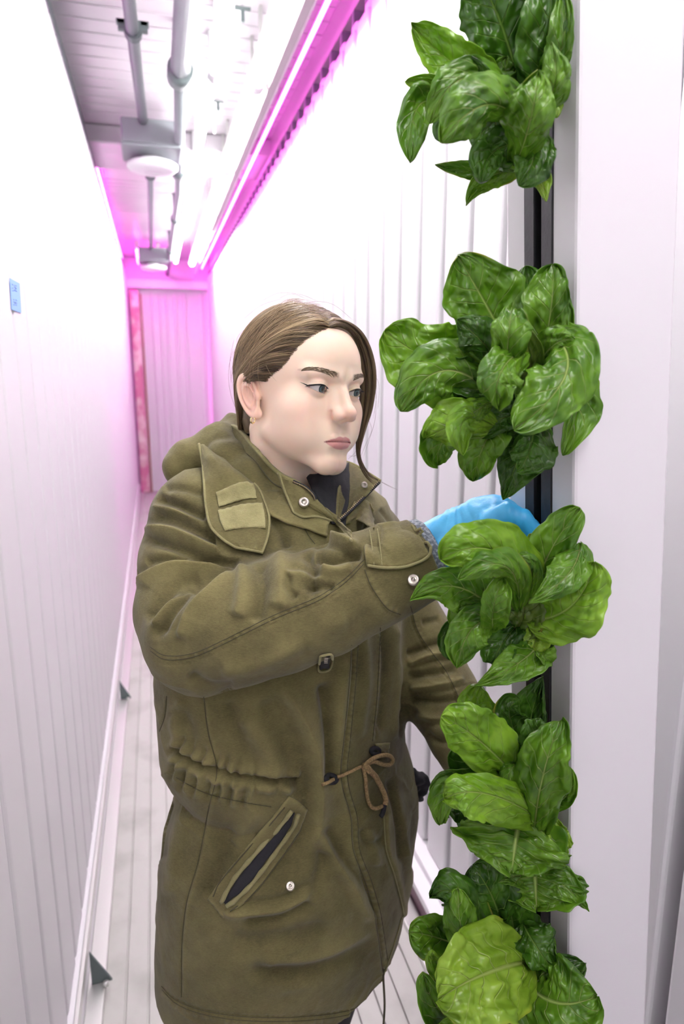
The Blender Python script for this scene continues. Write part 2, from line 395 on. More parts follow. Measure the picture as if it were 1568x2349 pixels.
# end caps as a strip between outer and inner outlines are left to the tube rim
mesh_obj('tube', V, Fc, M_tower, tp, False)
V, Fc = prism([(lip+.001, -.002), (lip+.001, .05), (lip+.018, .05), (lip+.018, -.002)], .17, 2.68); mesh_obj('slot_channel', V, Fc, M_channel, tp, False)
V, Fc = prism([(lip+.032, -.002), (lip+.032, .05), (TW-lip-.001, .05), (TW-lip-.001, -.002)], .17, 2.68); mesh_obj('slot_channel', V, Fc, M_channel, tp, False)
V, Fc = prism([(lip+.0185, .012), (lip+.0185, .055), (lip+.0315, .055), (lip+.0315, .012)], .17, 2.68); mesh_obj('growing_media', V, Fc, M_black, tp, False)
k0 = Kz(.16); b = MB(); V, Fc = prism([(-.004, -.004), (-.004, TW+.004), (TW+.004, TW+.004), (TW+.004, -.004)], 0.0, .165); mesh_obj('base_shoe', V, Fc, M_white, tp, False)
def slot_at(z, out=0.0): return Kz(z)+dS*(TW/2)-dF*out
# ================================================================ lettuces
def leaf_material(name, dark, light, vein, rough=.27):
    m = bpy.data.materials.new(name); m.use_nodes = True; nt = m.node_tree; N = nt.nodes; L = nt.links
    b = N['Principled BSDF']; out = N['Material Output']
    uv = N.new('ShaderNodeUVMap'); uv.uv_map = 'leaf'
    sep = N.new('ShaderNodeSeparateXYZ'); L.new(uv.outputs[0], sep.inputs[0])
    def math_(op, a, b_=None, c_=None, clamp=False):
        n = N.new('ShaderNodeMath'); n.operation = op; n.use_clamp = clamp
        for i, v in enumerate((a, b_, c_)):
            if v is None: continue
            if isinstance(v, (int, float)): n.inputs[i].default_value = v
            else: L.new(v, n.inputs[i])
        return n.outputs[0]
    U, V = sep.outputs[0], sep.outputs[1]          # U along the leaf, V across (-1..1 packed to 0..1)
    v = math_('ABSOLUTE', math_('MULTIPLY_ADD', V, 2.0, -1.0))
    # midrib: thinning towards the tip
    wid = math_('MULTIPLY_ADD', U, -.055, .075)
    mid = math_('SUBTRACT', 1.0, math_('DIVIDE', v, wid), clamp=True)
    # side veins sweep forward from the midrib
    ph = math_('MULTIPLY', math_('SUBTRACT', U, math_('MULTIPLY', math_('POWER', v, .8), .26)), 7.0)
    fr = math_('ABSOLUTE', math_('SUBTRACT', math_('FRACT', ph), .5))
    sv = math_('MULTIPLY', math_('SUBTRACT', 1.0, math_('MULTIPLY', fr, 16.0), clamp=True), math_('SUBTRACT', 1.0, v, clamp=True))
    mask = math_('MAXIMUM', mid, math_('MULTIPLY', sv, .7), clamp=True)
    tc = N.new('ShaderNodeTexCoord')
    nz = N.new('ShaderNodeTexNoise'); nz.inputs['Scale'].default_value = 28; nz.inputs['Detail'].default_value = 6; L.new(tc.outputs['Object'], nz.inputs['Vector'])
    rr = N.new('ShaderNodeMapRange'); rr.inputs[1].default_value = .32; rr.inputs[2].default_value = .68; L.new(nz.outputs['Fac'], rr.inputs[0])
    m1 = N.new('ShaderNodeMix'); m1.data_type = 'RGBA'; m1.inputs[6].default_value = (*dark, 1); m1.inputs[7].default_value = (*light, 1); L.new(rr.outputs[0], m1.inputs[0])
    m2 = N.new('ShaderNodeMix'); m2.data_type = 'RGBA'; m2.inputs[7].default_value = (*vein, 1); L.new(mask, m2.inputs[0]); L.new(m1.outputs[2], m2.inputs[6])
    # yellowing along some stretches of the rim
    nz2 = N.new('ShaderNodeTexNoise'); nz2.inputs['Scale'].default_value = 9; L.new(tc.outputs['Object'], nz2.inputs['Vector'])
    rim = math_('MULTIPLY', math_('MULTIPLY_ADD', v, 8.0, -7.1, clamp=True), math_('MULTIPLY_ADD', nz2.outputs['Fac'], 9.0, -5.2, clamp=True))
    m3 = N.new('ShaderNodeMix'); m3.data_type = 'RGBA'; m3.inputs[7].default_value = (.55, .50, .05, 1); L.new(rim, m3.inputs[0]); L.new(m2.outputs[2], m3.inputs[6])
    L.new(m3.outputs[2], b.inputs['Base Color']); b.inputs['Roughness'].default_value = rough; b.inputs['Specular IOR Level'].default_value = .5
    vo = N.new('ShaderNodeTexVoronoi'); vo.inputs['Scale'].default_value = 85; vo.feature = 'SMOOTH_F1'; L.new(tc.outputs['Object'], vo.inputs['Vector'])
    h = math_('SUBTRACT', math_('MULTIPLY', vo.outputs['Distance'], -.35), math_('MULTIPLY', mask, .6))
    bp = N.new('ShaderNodeBump'); bp.inputs['Strength'].default_value = .7; bp.inputs['Distance'].default_value = .0045; L.new(h, bp.inputs['Height']); L.new(bp.outputs[0], b.inputs['Normal'])
    tr = N.new('ShaderNodeBsdfTranslucent'); L.new(m3.outputs[2], tr.inputs[0]); L.new(bp.outputs[0], tr.inputs[1])
    ms = N.new('ShaderNodeMixShader'); ms.inputs[0].default_value = .38; L.new(b.outputs[0], ms.inputs[1]); L.new(tr.outputs[0], ms.inputs[2]); L.new(ms.outputs[0], out.inputs[0])
    return m
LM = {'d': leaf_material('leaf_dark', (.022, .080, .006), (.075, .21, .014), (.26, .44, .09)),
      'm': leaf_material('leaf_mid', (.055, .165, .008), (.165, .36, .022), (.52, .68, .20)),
      'l': leaf_material('leaf_light', (.12, .29, .010), (.27, .50, .035), (.42, .60, .14)),
      'y': leaf_material('leaf_yellow_green', (.18, .34, .02), (.32, .52, .05), (.48, .60, .17)),
      'o': leaf_material('leaf_olive', (.06, .13, .012), (.15, .24, .03), (.25, .34, .08))}
_leafc = [0]
def leaf(parent, base, mid, tip, hl, hr, tone, cup=.25, ruf=.5, roll=0., curl=0., D=None, shape='r', lab=None, nu=64, nv=43):
    """base, mid, tip: (x, y) in the photo; hl/hr: half widths left and right of the rib in photo pixels;
    D: three distances; cup: how much the sides bend forward; curl: how much the tip rolls over"""
    _leafc[0] += 1; sd = _leafc[0]
    D = D or (.72, .68, .66)
    P = [at(*base, D[0]), at(*mid, D[1]), at(*tip, D[2])]
    # the rib passes through mid
    u = np.linspace(0, 1, nu)
    C1 = 2*P[1]-.5*(P[0]+P[2])
    M = ((1-u)**2)[:, None]*P[0]+(2*u*(1-u))[:, None]*C1+(u**2)[:, None]*P[2]
    T = np.gradient(M, axis=0); T /= np.linalg.norm(T, axis=1)[:, None]
    view = CAM-M; view /= np.linalg.norm(view, axis=1)[:, None]
    S = np.cross(T, view); S /= np.linalg.norm(S, axis=1)[:, None]     # towards the right of the rib when it points up
    Nn = np.cross(S, T)
    cr, sr = math.cos(roll), math.sin(roll)
    S2 = S*cr+Nn*sr; N2 = Nn*cr-S*sr
    if shape == 'r':   wv = np.sin(np.pi*np.clip(u, 0, 1)**.78)**.55*(.55+.45*u)*1.12
    elif shape == 'p': wv = np.sin(np.pi*np.clip(u, 0, 1)**.62)**.8*1.0
    else:              wv = np.sin(np.pi*np.clip(u, 0, 1)**.95)**.42*1.0
    wv = wv+.10*(1-u)*(u < .98); wv[-1] = .02
    mpp = np.array([(M[i]-CAM)@fw for i in range(nu)])/F_PX
    v = np.linspace(-1, 1, nv)
    UU, VV = np.meshgrid(u, v, indexing='ij')
    hw = np.where(VV < 0, hl, hr)*1.12*mpp[:, None]
    edge = 1+.13*noise2(UU*5+sd*3.1, np.sign(VV)*5+sd, sd)+.05*noise2(UU*19+sd, np.sign(VV)*3.0, sd+5)
    across = VV*wv[:, None]*hw*edge
    W = (hl+hr)*.5*mpp.mean()
    a = np.abs(VV)
    lift = cup*W*(a**1.6)*wv[:, None]
    lift += ruf*W*.30*(a**2.2)*np.sin(UU*(11+sd % 5)+np.sign(VV)*1.3+sd*1.7)*np.sin(np.pi*UU)**.4
    lift += ruf*W*.30*noise2(UU*3.1+sd*7.7, VV*1.6+sd*1.3, sd+9)*a**.7
    # blistered surface between the side veins
    ph = (UU-.26*a**.8)*7.0
    lift += W*.08*(np.abs(np.sin(np.pi*ph))**.7-.5)*np.clip(a*3, 0, 1)*(1-.4*a)
    lift += W*.17*noise2(UU*7+sd, VV*4+sd*2, sd+2)*np.clip(a*4, 0, 1)+W*.11*np.abs(noise2(UU*15+sd, VV*8+sd*2, sd+3))*np.clip(a*4, 0, 1)
    lift += W*.16*ruf*noise2(UU*11+sd*5, np.sign(VV)*2+sd, sd+11)*a**3
    lift -= W*.05*np.exp(-(VV/.06)**2)*(1-UU)
    # lengthwise arch and rolled tip
    arch = curl*W*np.clip((UU-.55)/.45, 0, 1)**2
    X = M[:, None, :]+S2[:, None, :]*across[..., None]+N2[:, None, :]*(lift-arch)[..., None]
    X = X.reshape(-1, 3)
    q = np.arange(nu*nv).reshape(nu, nv)
    Fc = np.stack([q[:-1, :-1], q[:-1, 1:], q[1:, 1:], q[1:, :-1]], -1).reshape(-1, 4)
    o = mesh_obj('leaf', X, Fc, LM[tone], parent)
    uvl = o.data.uv_layers.new(name='leaf')
    li = np.empty(len(o.data.loops), np.int32); o.data.loops.foreach_get('vertex_index', li)
    uv = np.stack([UU.ravel(), VV.ravel()*.5+.5], 1)[li]
    uvl.data.foreach_set('uv', uv.astype(np.float32).ravel())
    sol = o.modifiers.new('thickness', 'SOLIDIFY'); sol.thickness = .0007; sol.offset = 0
    if lab: o['label'] = lab
    return o
M_stem = mat('pale_stem', (.30, .42, .14), .5)
M_roots = mat('brown_plug', (.06, .05, .02), .9, bump=(120, .8, .003))
def lettuce(y_px, label, leaves):
    z = at(1243, y_px, KD+.05)[2]
    c0 = slot_at(z, .0)
    t = thing('lettuce_plant', tuple(c0), label, 'lettuce', 'lettuces growing from the planted tower')
    b = MB(); b.tube([c0+dF*.03, c0-dF*.012, c0-dF*.03+np.array([0, 0, .004])], [.010, .011, .013], 10); b.obj('stem', M_stem, t, True)
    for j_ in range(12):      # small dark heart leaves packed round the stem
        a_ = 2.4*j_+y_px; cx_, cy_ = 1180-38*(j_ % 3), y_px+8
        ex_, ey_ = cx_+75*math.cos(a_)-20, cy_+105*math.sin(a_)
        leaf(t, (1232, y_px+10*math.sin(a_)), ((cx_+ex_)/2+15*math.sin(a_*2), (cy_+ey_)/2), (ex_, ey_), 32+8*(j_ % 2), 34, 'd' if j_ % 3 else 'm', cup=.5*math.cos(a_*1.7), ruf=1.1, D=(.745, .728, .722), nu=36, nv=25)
    for L_ in leaves:
        leaf(t, *L_[:6], **(L_[6] if len(L_) > 6 else {}))
    return t
R_ = dict
lettuce(230, 'dark green lettuce at the top of the planted tower, cut off by the photo edge', [
    ((1190, 200), (1150, 60), (1090, -70), 85, 90, 'd', R_(cup=.15, ruf=.45, D=(.73, .72, .71))),
    ((1230, 230), (1255, 90), (1265, -60), 70, 45, 'd', R_(cup=.3, ruf=.7, D=(.73, .70, .70))),
    ((1235, 190), (1285, 120), (1290, -20), 40, 25, 'm', R_(cup=.4, D=(.73, .69, .69))),
    ((1130, 215), (1020, 130), (945, 55), 42, 50, 'l', R_(cup=.5, ruf=.6, shape='p', D=(.74, .73, .73))),
    ((1110, 215), (1010, 195), (928, 188), 22, 22, 'l', R_(cup=.5, ruf=.5, D=(.73, .71, .70))),
    ((1180, 190), (1130, 200), (1060, 130), 30, 30, 'd', R_(cup=.5, D=(.72, .69, .68))),
    ((1160, 215), (1060, 180), (985, 285), 38, 42, 'm', R_(cup=-.4, ruf=.4, curl=.4, D=(.72, .67, .67))),
    ((1010, 240), (955, 250), (940, 374), 42, 38, 'm', R_(cup=.4, ruf=.9, D=(.73, .70, .69))),
    ((1200, 300), (1120, 240), (1010, 330), 52, 62, 'm', R_(cup=-.55, ruf=.6, curl=.3, D=(.72, .63, .62))),
    ((1180, 380), (1215, 280), (1235, 150), 62, 52, 'm', R_(cup=-.5, ruf=.6, curl=.5, D=(.70, .64, .63))),
    ((1225, 250), (1270, 200), (1265, 100), 40, 35, 'm', R_(cup=-.5, ruf=.7, D=(.71, .66, .66))),
    ((1200, 330), (1130, 350), (1105, 420), 48, 45, 'd', R_(cup=.3, ruf=.6, D=(.72, .69, .68))),
    ((1215, 320), (1225, 360), (1190, 425), 50, 42, 'd', R_(cup=-.3, ruf=.6, D=(.71, .67, .67))),
    ((1180, 400), (1080, 392), (997, 378), 18, 22, 'm', R_(cup=.3, ruf=.2, shape='p', D=(.74, .73, .72))),
    ((1190, 385), (1110, 415), (1069, 470), 24, 26, 'l', R_(cup=.5, ruf=.5, shape='p', D=(.74, .73, .72))),
    ((1215, 380), (1240, 415), (1252, 462), 22, 18, 'y', R_(cup=.4, ruf=.5, shape='p', D=(.72, .69, .68))),
    ((1235, 260), (1268, 230), (1275, 270), 22, 22, 'y', R_(cup=.2, ruf=.6, D=(.73, .71, .70))),
])
lettuce(880, 'large mid green lettuce level with the woman\'s face', [
    ((1170, 800), (1115, 700), (1050, 588), 85, 90, 'm', R_(cup=.22, ruf=.5, D=(.73, .72, .71), curl=.2)),
    ((1160, 850), (1010, 832), (882, 758), 88, 75, 'l', R_(cup=.12, ruf=.45, D=(.74, .73, .73), shape='e')),
    ((1150, 850), (1110, 790), (1050, 735), 45, 50, 'd', R_(cup=-.3, ruf=.4, D=(.72, .69, .69))),
    ((1225, 820), (1215, 710), (1205, 610), 45, 55, 'd', R_(cup=.2, ruf=.7, D=(.74, .74, .74))),
    ((1235, 850), (1262, 720), (1268, 598), 66, 44, 'm', R_(cup=.35, ruf=.7, D=(.72, .69, .69), curl=.4)),
    ((1215, 850), (1285, 770), (1288, 660), 40, 22, 'm', R_(cup=.35, ruf=.8, D=(.72, .70, .70))),
    ((1160, 900), (1165, 780), (1180, 668), 42, 48, 'm', R_(cup=-.6, ruf=.8, D=(.70, .64, .66), curl=.9)),
    ((1205, 800), (1150, 850), (1140, 925), 55, 52, 'm', R_(cup=-.45, ruf=.9, D=(.69, .62, .63), curl=-.2)),
    ((1215, 900), (1215, 820), (1190, 740), 25, 30, 'o', R_(cup=.6, ruf=.5, D=(.72, .68, .68))),
    ((1250, 760), (1300, 850), (1180, 985), 62, 78, 'm', R_(cup=-.3, ruf=.6, D=(.70, .63, .62), curl=-.3, shape='e')),
    ((1215, 880), (1260, 800), (1315, 780), 42, 45, 'm', R_(cup=-.5, ruf=.7, D=(.71, .67, .66))),
    ((1240, 880), (1320, 900), (1290, 1045), 55, 30, 'm', R_(cup=-.35, ruf=.5, D=(.71, .69, .68))),
    ((1140, 890), (1050, 860), (1010, 835), 42, 40, 'd', R_(cup=.7, ruf=.5, D=(.72, .71, .71))),
    ((1140, 920), (1020, 850), (918, 945), 52, 62, 'm', R_(cup=-.3, ruf=.5, D=(.72, .69, .69), curl=.2, shape='e')),
    ((1150, 960), (1060, 970), (965, 1010), 45, 60, 'l', R_(cup=-.4, ruf=1.1, D=(.72, .68, .69), curl=.5)),
    ((1140, 980), (1030, 1000), (1005, 1075), 38, 55, 'm', R_(cup=.4, ruf=.8, D=(.73, .71, .71), curl=.5)),
    ((1150, 970), (1110, 1020), (1085, 1108), 45, 50, 'm', R_(cup=.4, ruf=1.1, D=(.72, .69, .68), curl=.8)),
    ((1150, 990), (1070, 960), (1060, 1040), 35, 35, 'l', R_(cup=-.5, ruf=1., D=(.71, .66, .66))),
    ((1225, 960), (1185, 1060), (1155, 1145), 55, 42, 'd', R_(cup=.25, ruf=.5, D=(.72, .70, .70), shape='p')),
    ((1225, 960), (1215, 1030), (1190, 1075), 60, 45, 'd', R_(cup=-.3, ruf=.8, D=(.71, .67, .67))),
    ((1240, 990), (1248, 1040), (1245, 1072), 18, 14, 'y', R_(cup=.3, ruf=.6, D=(.72, .71, .71))),
    ((1130, 920), (1095, 940), (1065, 965), 24, 26, 'm', R_(cup=-.6, ruf=.4, D=(.70, .67, .67), curl=.4)),
    ((1170, 930), (1115, 900), (1060, 890), 34, 30, 'd', R_(cup=.6, ruf=1.2, D=(.72, .71, .72))),
    ((1190, 960), (1150, 960), (1100, 1000), 34, 34, 'd', R_(cup=.4, ruf=1.2, D=(.72, .70, .70))),
])
lettuce(1370, 'lettuce with the blue gloved hand reaching in behind its leaves', [
    ((1225, 1345), (1130, 1262), (1008, 1285), 52, 62, 'l', R_(cup=-.35, ruf=.45, D=(.70, .63, .62), shape='e', curl=.2)),
    ((1190, 1400), (1160, 1300), (1050, 1330), 34, 40, 'm', R_(cup=-.6, ruf=.6, D=(.69, .62, .61), curl=.3)),
    ((1215, 1370), (1215, 1300), (1175, 1290), 22, 26, 'm', R_(cup=-.4, ruf=.6, D=(.69, .65, .65))),
    ((1130, 1400), (1040, 1345), (942, 1376), 45, 50, 'm', R_(cup=-.2, ruf=.7, D=(.71, .68, .68), shape='p')),
    ((1230, 1400), (1250, 1290), (1330, 1165), 52, 48, 'm', R_(cup=.3, ruf=.5, D=(.72, .69, .68), shape='e')),
    ((1330, 1250), (1300, 1320), (1212, 1384), 34, 40, 'm', R_(cup=-.4, ruf=.6, D=(.68, .64, .63), shape='p')),
    ((1215, 1425), (1310, 1390), (1362, 1290), 72, 62, 'l', R_(cup=-.15, ruf=.5, D=(.70, .66, .66), shape='e')),
    ((1240, 1290), (1238, 1260), (1212, 1226), 26, 22, 'y', R_(cup=.3, ruf=.4, D=(.72, .70, .70))),
    ((1240, 1330), (1230, 1390), (1240, 1330), 20, 20, 'd', R_(cup=.3, ruf=.4, D=(.72, .70, .70))),
    ((1130, 1445), (1132, 1390), (1152, 1330), 26, 30, 'm', R_(cup=.35, ruf=.2, D=(.68, .64, .65), shape='e')),
    ((1160, 1470), (1200, 1410), (1185, 1340), 50, 50, 'o', R_(cup=.3, ruf=.6, D=(.72, .70, .71))),
    ((1150, 1430), (1085, 1440), (1048, 1535), 46, 48, 'm', R_(cup=-.2, ruf=.4, D=(.70, .66, .66), curl=.2)),
    ((1110, 1440), (1040, 1450), (1030, 1510), 28, 28, 'd', R_(cup=.3, ruf=.6, D=(.72, .70, .70))),
    ((1130, 1400), (1060, 1400), (1055, 1455), 26, 28, 'm', R_(cup=-.4, ruf=.9, D=(.70, .68, .68))),
    ((1240, 1470), (1190, 1520), (1092, 1573), 42, 44, 'm', R_(cup=-.15, ruf=.5, D=(.71, .67, .67), shape='p')),
    ((1190, 1430), (1150, 1480), (1130, 1525), 34, 36, 'd', R_(cup=.5, ruf=1.3, D=(.71, .69, .69))),
    ((1235, 1440), (1225, 1480), (1215, 1520), 34, 26, 'y', R_(cup=.4, ruf=1.2, D=(.71, .69, .69))),
    ((1240, 1480), (1245, 1500), (1257, 1520), 30, 14, 'm', R_(cup=.3, ruf=.8, D=(.71, .68, .68))),
    ((1220, 1380), (1130, 1370), (1090, 1410), 32, 36, 'd', R_(cup=.4, ruf=1., D=(.72, .71, .71))),
    ((1230, 1400), (1170, 1400), (1120, 1360), 40, 36, 'd', R_(cup=.3, ruf=1., D=(.73, .72, .72))),
])
lettuce(1800, 'glossy lettuce below the gloved hand, in front of the coat sleeve end', [
    ((1140, 1700), (1095, 1640), (1105, 1573), 44, 46, 'l', R_(cup=.2, ruf=.5, D=(.73, .73, .73), shape='e')),
    ((1150, 1700), (1130, 1680), (1160, 1640), 34, 34, 'd', R_(cup=.3, ruf=.9, D=(.73, .73, .73))),
    ((1215, 1790), (1215, 1670), (1245, 1553), 66, 42, 'd', R_(cup=.2, ruf=.45, D=(.73, .71, .70), shape='p')),
    ((1190, 1790), (1100, 1700), (1011, 1642), 50, 58, 'l', R_(cup=-.1, ruf=.55, D=(.70, .65, .64), shape='e')),
    ((1225, 1760), (1170, 1650), (1190, 1610), 40, 40, 'd', R_(cup=.2, ruf=.8, D=(.72, .71, .71))),
    ((1225, 1910), (1245, 1780), (1285, 1655), 56, 50, 'm', R_(cup=-.25, ruf=.7, D=(.70, .64, .65), shape='e')),
    ((1215, 1800), (1225, 1710), (1240, 1650), 40, 52, 'd', R_(cup=-.4, ruf=1., D=(.69, .66, .66))),
    ((1235, 1840), (1295, 1830), (1306, 1760), 30, 20, 'm', R_(cup=.3, ruf=.6, D=(.72, .69, .69))),
    ((1200, 1770), (1140, 1740), (1090, 1755), 34, 38, 'd', R_(cup=-.5, ruf=1., D=(.71, .68, .68))),
    ((1190, 1780), (1175, 1760), (1150, 1830), 26, 24, 'm', R_(cup=-.6, ruf=.9, D=(.70, .67, .67))),
    ((1240, 1880), (1110, 1820), (1010, 1840), 54, 40, 'l', R_(cup=-.3, ruf=.5, D=(.70, .62, .62), shape='e', curl=.3)),
    ((1090, 1840), (1030, 1820), (1008, 1890), 26, 34, 'm', R_(cup=.4, ruf=.9, D=(.70, .67, .67))),
    ((1110, 1820), (1045, 1790), (992, 1815), 24, 26, 'm', R_(cup=.4, ruf=1., D=(.72, .70, .70))),
    ((1190, 1880), (1182, 1935), (1173, 2000), 98, 118, 'm', R_(cup=-.15, ruf=.7, D=(.71, .68, .67), shape='e')),
    ((1240, 1860), (1270, 1920), (1300, 1960), 32, 42, 'y', R_(cup=.2, ruf=.9, D=(.71, .69, .69))),
    ((1225, 1975), (1228, 2025), (1230, 2082), 88, 100, 'm', R_(cup=-.15, ruf=.5, D=(.72, .70, .69), shape='e')),
    ((1230, 2000), (1290, 2030), (1346, 2086), 34, 30, 'm', R_(cup=.1, ruf=.4, D=(.72, .69, .68), shape='p')),
    ((1225, 2010), (1180, 2010), (1122, 2018), 22, 24, 'm', R_(cup=.3, ruf=.5, D=(.72, .70, .70), shape='p')),
    ((1200, 1760), (1120, 1760), (1060, 1800), 40, 40, 'd', R_(cup=.3, ruf=1., D=(.73, .73, .73))),
    ((1235, 1800), (1210, 1860), (1180, 1920), 44, 44, 'd', R_(cup=.3, ruf=1., D=(.73, .73, .73))),
])
lettuce(2240, 'lowest lettuce, with one big yellow-green leaf in front', [
    ((1150, 2120), (1125, 2050), (1085, 1988), 50, 52, 'd', R_(cup=-.3, ruf=.6, D=(.72, .69, .69), shape='e', curl=.4)),
    ((1130, 2200), (1060, 2060), (978, 2065), 36, 46, 'd', R_(cup=-.5, ruf=.5, D=(.71, .67, .67), curl=.5)),
    ((1090, 2190), (1060, 2140), (1050, 2040), 40, 40, 'm', R_(cup=-.6, ruf=.6, D=(.70, .66, .66), curl=.4)),
    ((1090, 2190), (1015, 2155), (938, 2138), 52, 44, 'm', R_(cup=.25, ruf=.4, D=(.73, .70, .69), shape='e')),
    ((1200, 2230), (1180, 2140), (1165, 2050), 55, 58, 'd', R_(cup=.2, ruf=.6, D=(.73, .72, .71), shape='e')),
    ((1200, 2120), (1235, 2180), (1280, 2240), 44, 40, 'd', R_(cup=-.2, ruf=.6, D=(.71, .68, .68), shape='p')),
    ((1205, 2170), (1130, 2180), (1120, 2080), 40, 40, 'd', R_(cup=.3, ruf=.9, D=(.73, .72, .72))),
    ((1215, 2205), (1110, 2235), (1008, 2290), 92, 84, 'y', R_(cup=.12, ruf=.4, D=(.70, .62, .60), shape='e')),
    ((1060, 2250), (1010, 2220), (992, 2180), 30, 26, 'l', R_(cup=.4, ruf=.5, D=(.70, .66, .65))),
    ((1205, 2250), (1275, 2300), (1368, 2285), 92, 78, 'm', R_(cup=.12, ruf=.55, D=(.70, .65, .64), shape='e')),
    ((1200, 2250), (1260, 2240), (1340, 2210), 40, 44, 'd', R_(cup=.2, ruf=.8, D=(.72, .69, .69))),
    ((1160, 2400), (1030, 2340), (970, 2230), 40, 44, 'm', R_(cup=.6, ruf=.6, D=(.70, .65, .64), shape='e')),
    ((1200, 2330), (1100, 2380), (1000, 2350), 50, 50, 'l', R_(cup=.4, ruf=.6, D=(.70, .64, .63), shape='e')),
    ((1205, 2260), (1200, 2320), (1180, 2400), 34, 34, 'd', R_(cup=.6, ruf=1.4, D=(.72, .68, .67))),
    ((1215, 2300), (1240, 2360), (1290, 2420), 60, 60, 'd', R_(cup=.3, ruf=.8, D=(.72, .68, .67))),
    ((1200, 2280), (1100, 2300), (1040, 2330), 60, 60, 'd', R_(cup=.3, ruf=.9, D=(.73, .71, .70))),
])
# ================================================================ distance-field sculpting
def ell(p, c, r, R=None):
    q = p-np.array(c, np.float32)
    if R is not None: q = q@np.array(R, np.float32)
    r = np.array(r, np.float32)
    k0 = np.linalg.norm(q/r, axis=1); k1 = np.linalg.norm(q/(r*r), axis=1)
    return k0*(k0-1)/(k1+1e-6)
def cap(p, a, b, ra, rb=None):
    a = np.array(a, np.float32); b = np.array(b, np.float32); rb = ra if rb is None else rb
    ab = b-a; t = np.clip((p-a)@ab/(ab@ab), 0, 1)
    return np.linalg.norm(p-a-t[:, None]*ab, axis=1)-(ra+(rb-ra)*t)
def smin(a, b, k):
    h = np.clip(.5+.5*(b-a)/k, 0, 1)
    return b*(1-h)+a*h-k*h*(1-h)
def smax(a, b, k): return -smin(-a, -b, k)
def rotz(a): c_, s_ = math.cos(a), math.sin(a); return np.array([[c_, -s_, 0], [s_, c_, 0], [0, 0, 1.]])
def rotx(a): c_, s_ = math.cos(a), math.sin(a); return np.array([[1., 0, 0], [0, c_, -s_], [0, s_, c_]])
def roty(a): c_, s_ = math.cos(a), math.sin(a); return np.array([[c_, 0, s_], [0, 1., 0], [-s_, 0, c_]])
def sculpt(fn, lo, hi, h, margin=3.0, project=2):
    """surface nets over fn(points)->distance, quads out"""
    lo = np.array(lo, float); hi = np.array(hi, float)
    K = 4
    n = (np.ceil((hi-lo)/h/K).astype(int)+1)*K
    nc = n//K+1
    ax = [lo[i]+np.arange(nc[i])*h*K for i in range(3)]
    G = np.stack(np.meshgrid(*ax, indexing='ij'), -1).reshape(-1, 3).astype(np.float32)
    cv = fn(G).reshape(nc)
    cm = np.abs(cv) < h*K*margin
    near = cm[:-1, :-1, :-1].copy()
    for dx in (0, 1):
        for dy in (0, 1):
            for dz in (0, 1):
                near |= cm[dx:nc[0]-1+dx, dy:nc[1]-1+dy, dz:nc[2]-1+dz]
    val = np.repeat(np.repeat(np.repeat(cv[:-1, :-1, :-1], K, 0), K, 1), K, 2).astype(np.float32)
    msk = np.repeat(np.repeat(np.repeat(near, K, 0), K, 1), K, 2)
    idx = np.nonzero(msk.ravel())[0]
    N = np.array(val.shape)
    flat = val.ravel()
    for s in range(0, len(idx), 400000):
        ii = idx[s:s+400000]
        x, y, z = np.unravel_index(ii, N)
        P = np.stack([lo[0]+x*h, lo[1]+y*h, lo[2]+z*h], 1).astype(np.float32)
        flat[ii] = fn(P)
    del msk, idx
    ins = val < 0
    cnt = np.zeros(N-1, np.int8)
    for dx in (0, 1):
        for dy in (0, 1):
            for dz in (0, 1):
                cnt += ins[dx:N[0]-1+dx, dy:N[1]-1+dy, dz:N[2]-1+dz]
    act = (cnt > 0) & (cnt < 8)
    cx, cy, cz = np.nonzero(act)
    ids = np.full(act.shape, -1, np.int32); ids[cx, cy, cz] = np.arange(len(cx))
    acc = np.zeros((len(cx), 3)); num = np.zeros(len(cx))
    for a in range(3):
        o1, o2 = [(1, 2), (0, 2), (0, 1)][a]
        for i in (0, 1):
            for j in (0, 1):
                off = [0, 0, 0]; off[o1] = i; off[o2] = j
                A = val[cx+off[0], cy+off[1], cz+off[2]]
                off2 = list(off); off2[a] = 1
                B = val[cx+off2[0], cy+off2[1], cz+off2[2]]
                m = (A < 0) != (B < 0)
                t = np.where(m, A/np.where(m, A-B, 1), 0)
                v = np.array(off, float)[None, :].repeat(len(cx), 0); v[:, a] = t
                acc += v*m[:, None]; num += m
    V = lo+(np.stack([cx, cy, cz], 1)+acc/num[:, None])*h
    F = []
    for a in range(3):
        b_, c_ = [(1, 2), (2, 0), (0, 1)][a]
        sl0 = [slice(None)]*3; sl1 = [slice(None)]*3
        sl0[a] = slice(0, N[a]-1); sl1[a] = slice(1, N[a])
        A = ins[tuple(sl0)]; B = ins[tuple(sl1)]
        d = A != B
        e = np.array(np.nonzero(d)).T
        ok = (e[:, b_] > 0) & (e[:, c_] > 0) & (e[:, b_] < N[b_]-1) & (e[:, c_] < N[c_]-1)
        e = e[ok]
        sgn = A[e[:, 0], e[:, 1], e[:, 2]]
        def g(db, dc):
            q = e.copy(); q[:, b_] -= db; q[:, c_] -= dc
            return ids[q[:, 0], q[:, 1], q[:, 2]]
        quad = np.stack([g(1, 1), g(0, 1), g(0, 0), g(1, 0)], 1)
        quad[~sgn] = quad[~sgn][:, ::-1]
        F.append(quad)
    F = np.vstack(F); F = F[(F >= 0).all(1)]
    V = V.astype(np.float32)
    for _ in range(project):
        f0, gr = grad(fn, V, h*.5)
        V = V-gr*np.clip(f0, -h, h)[:, None]
    return V, F
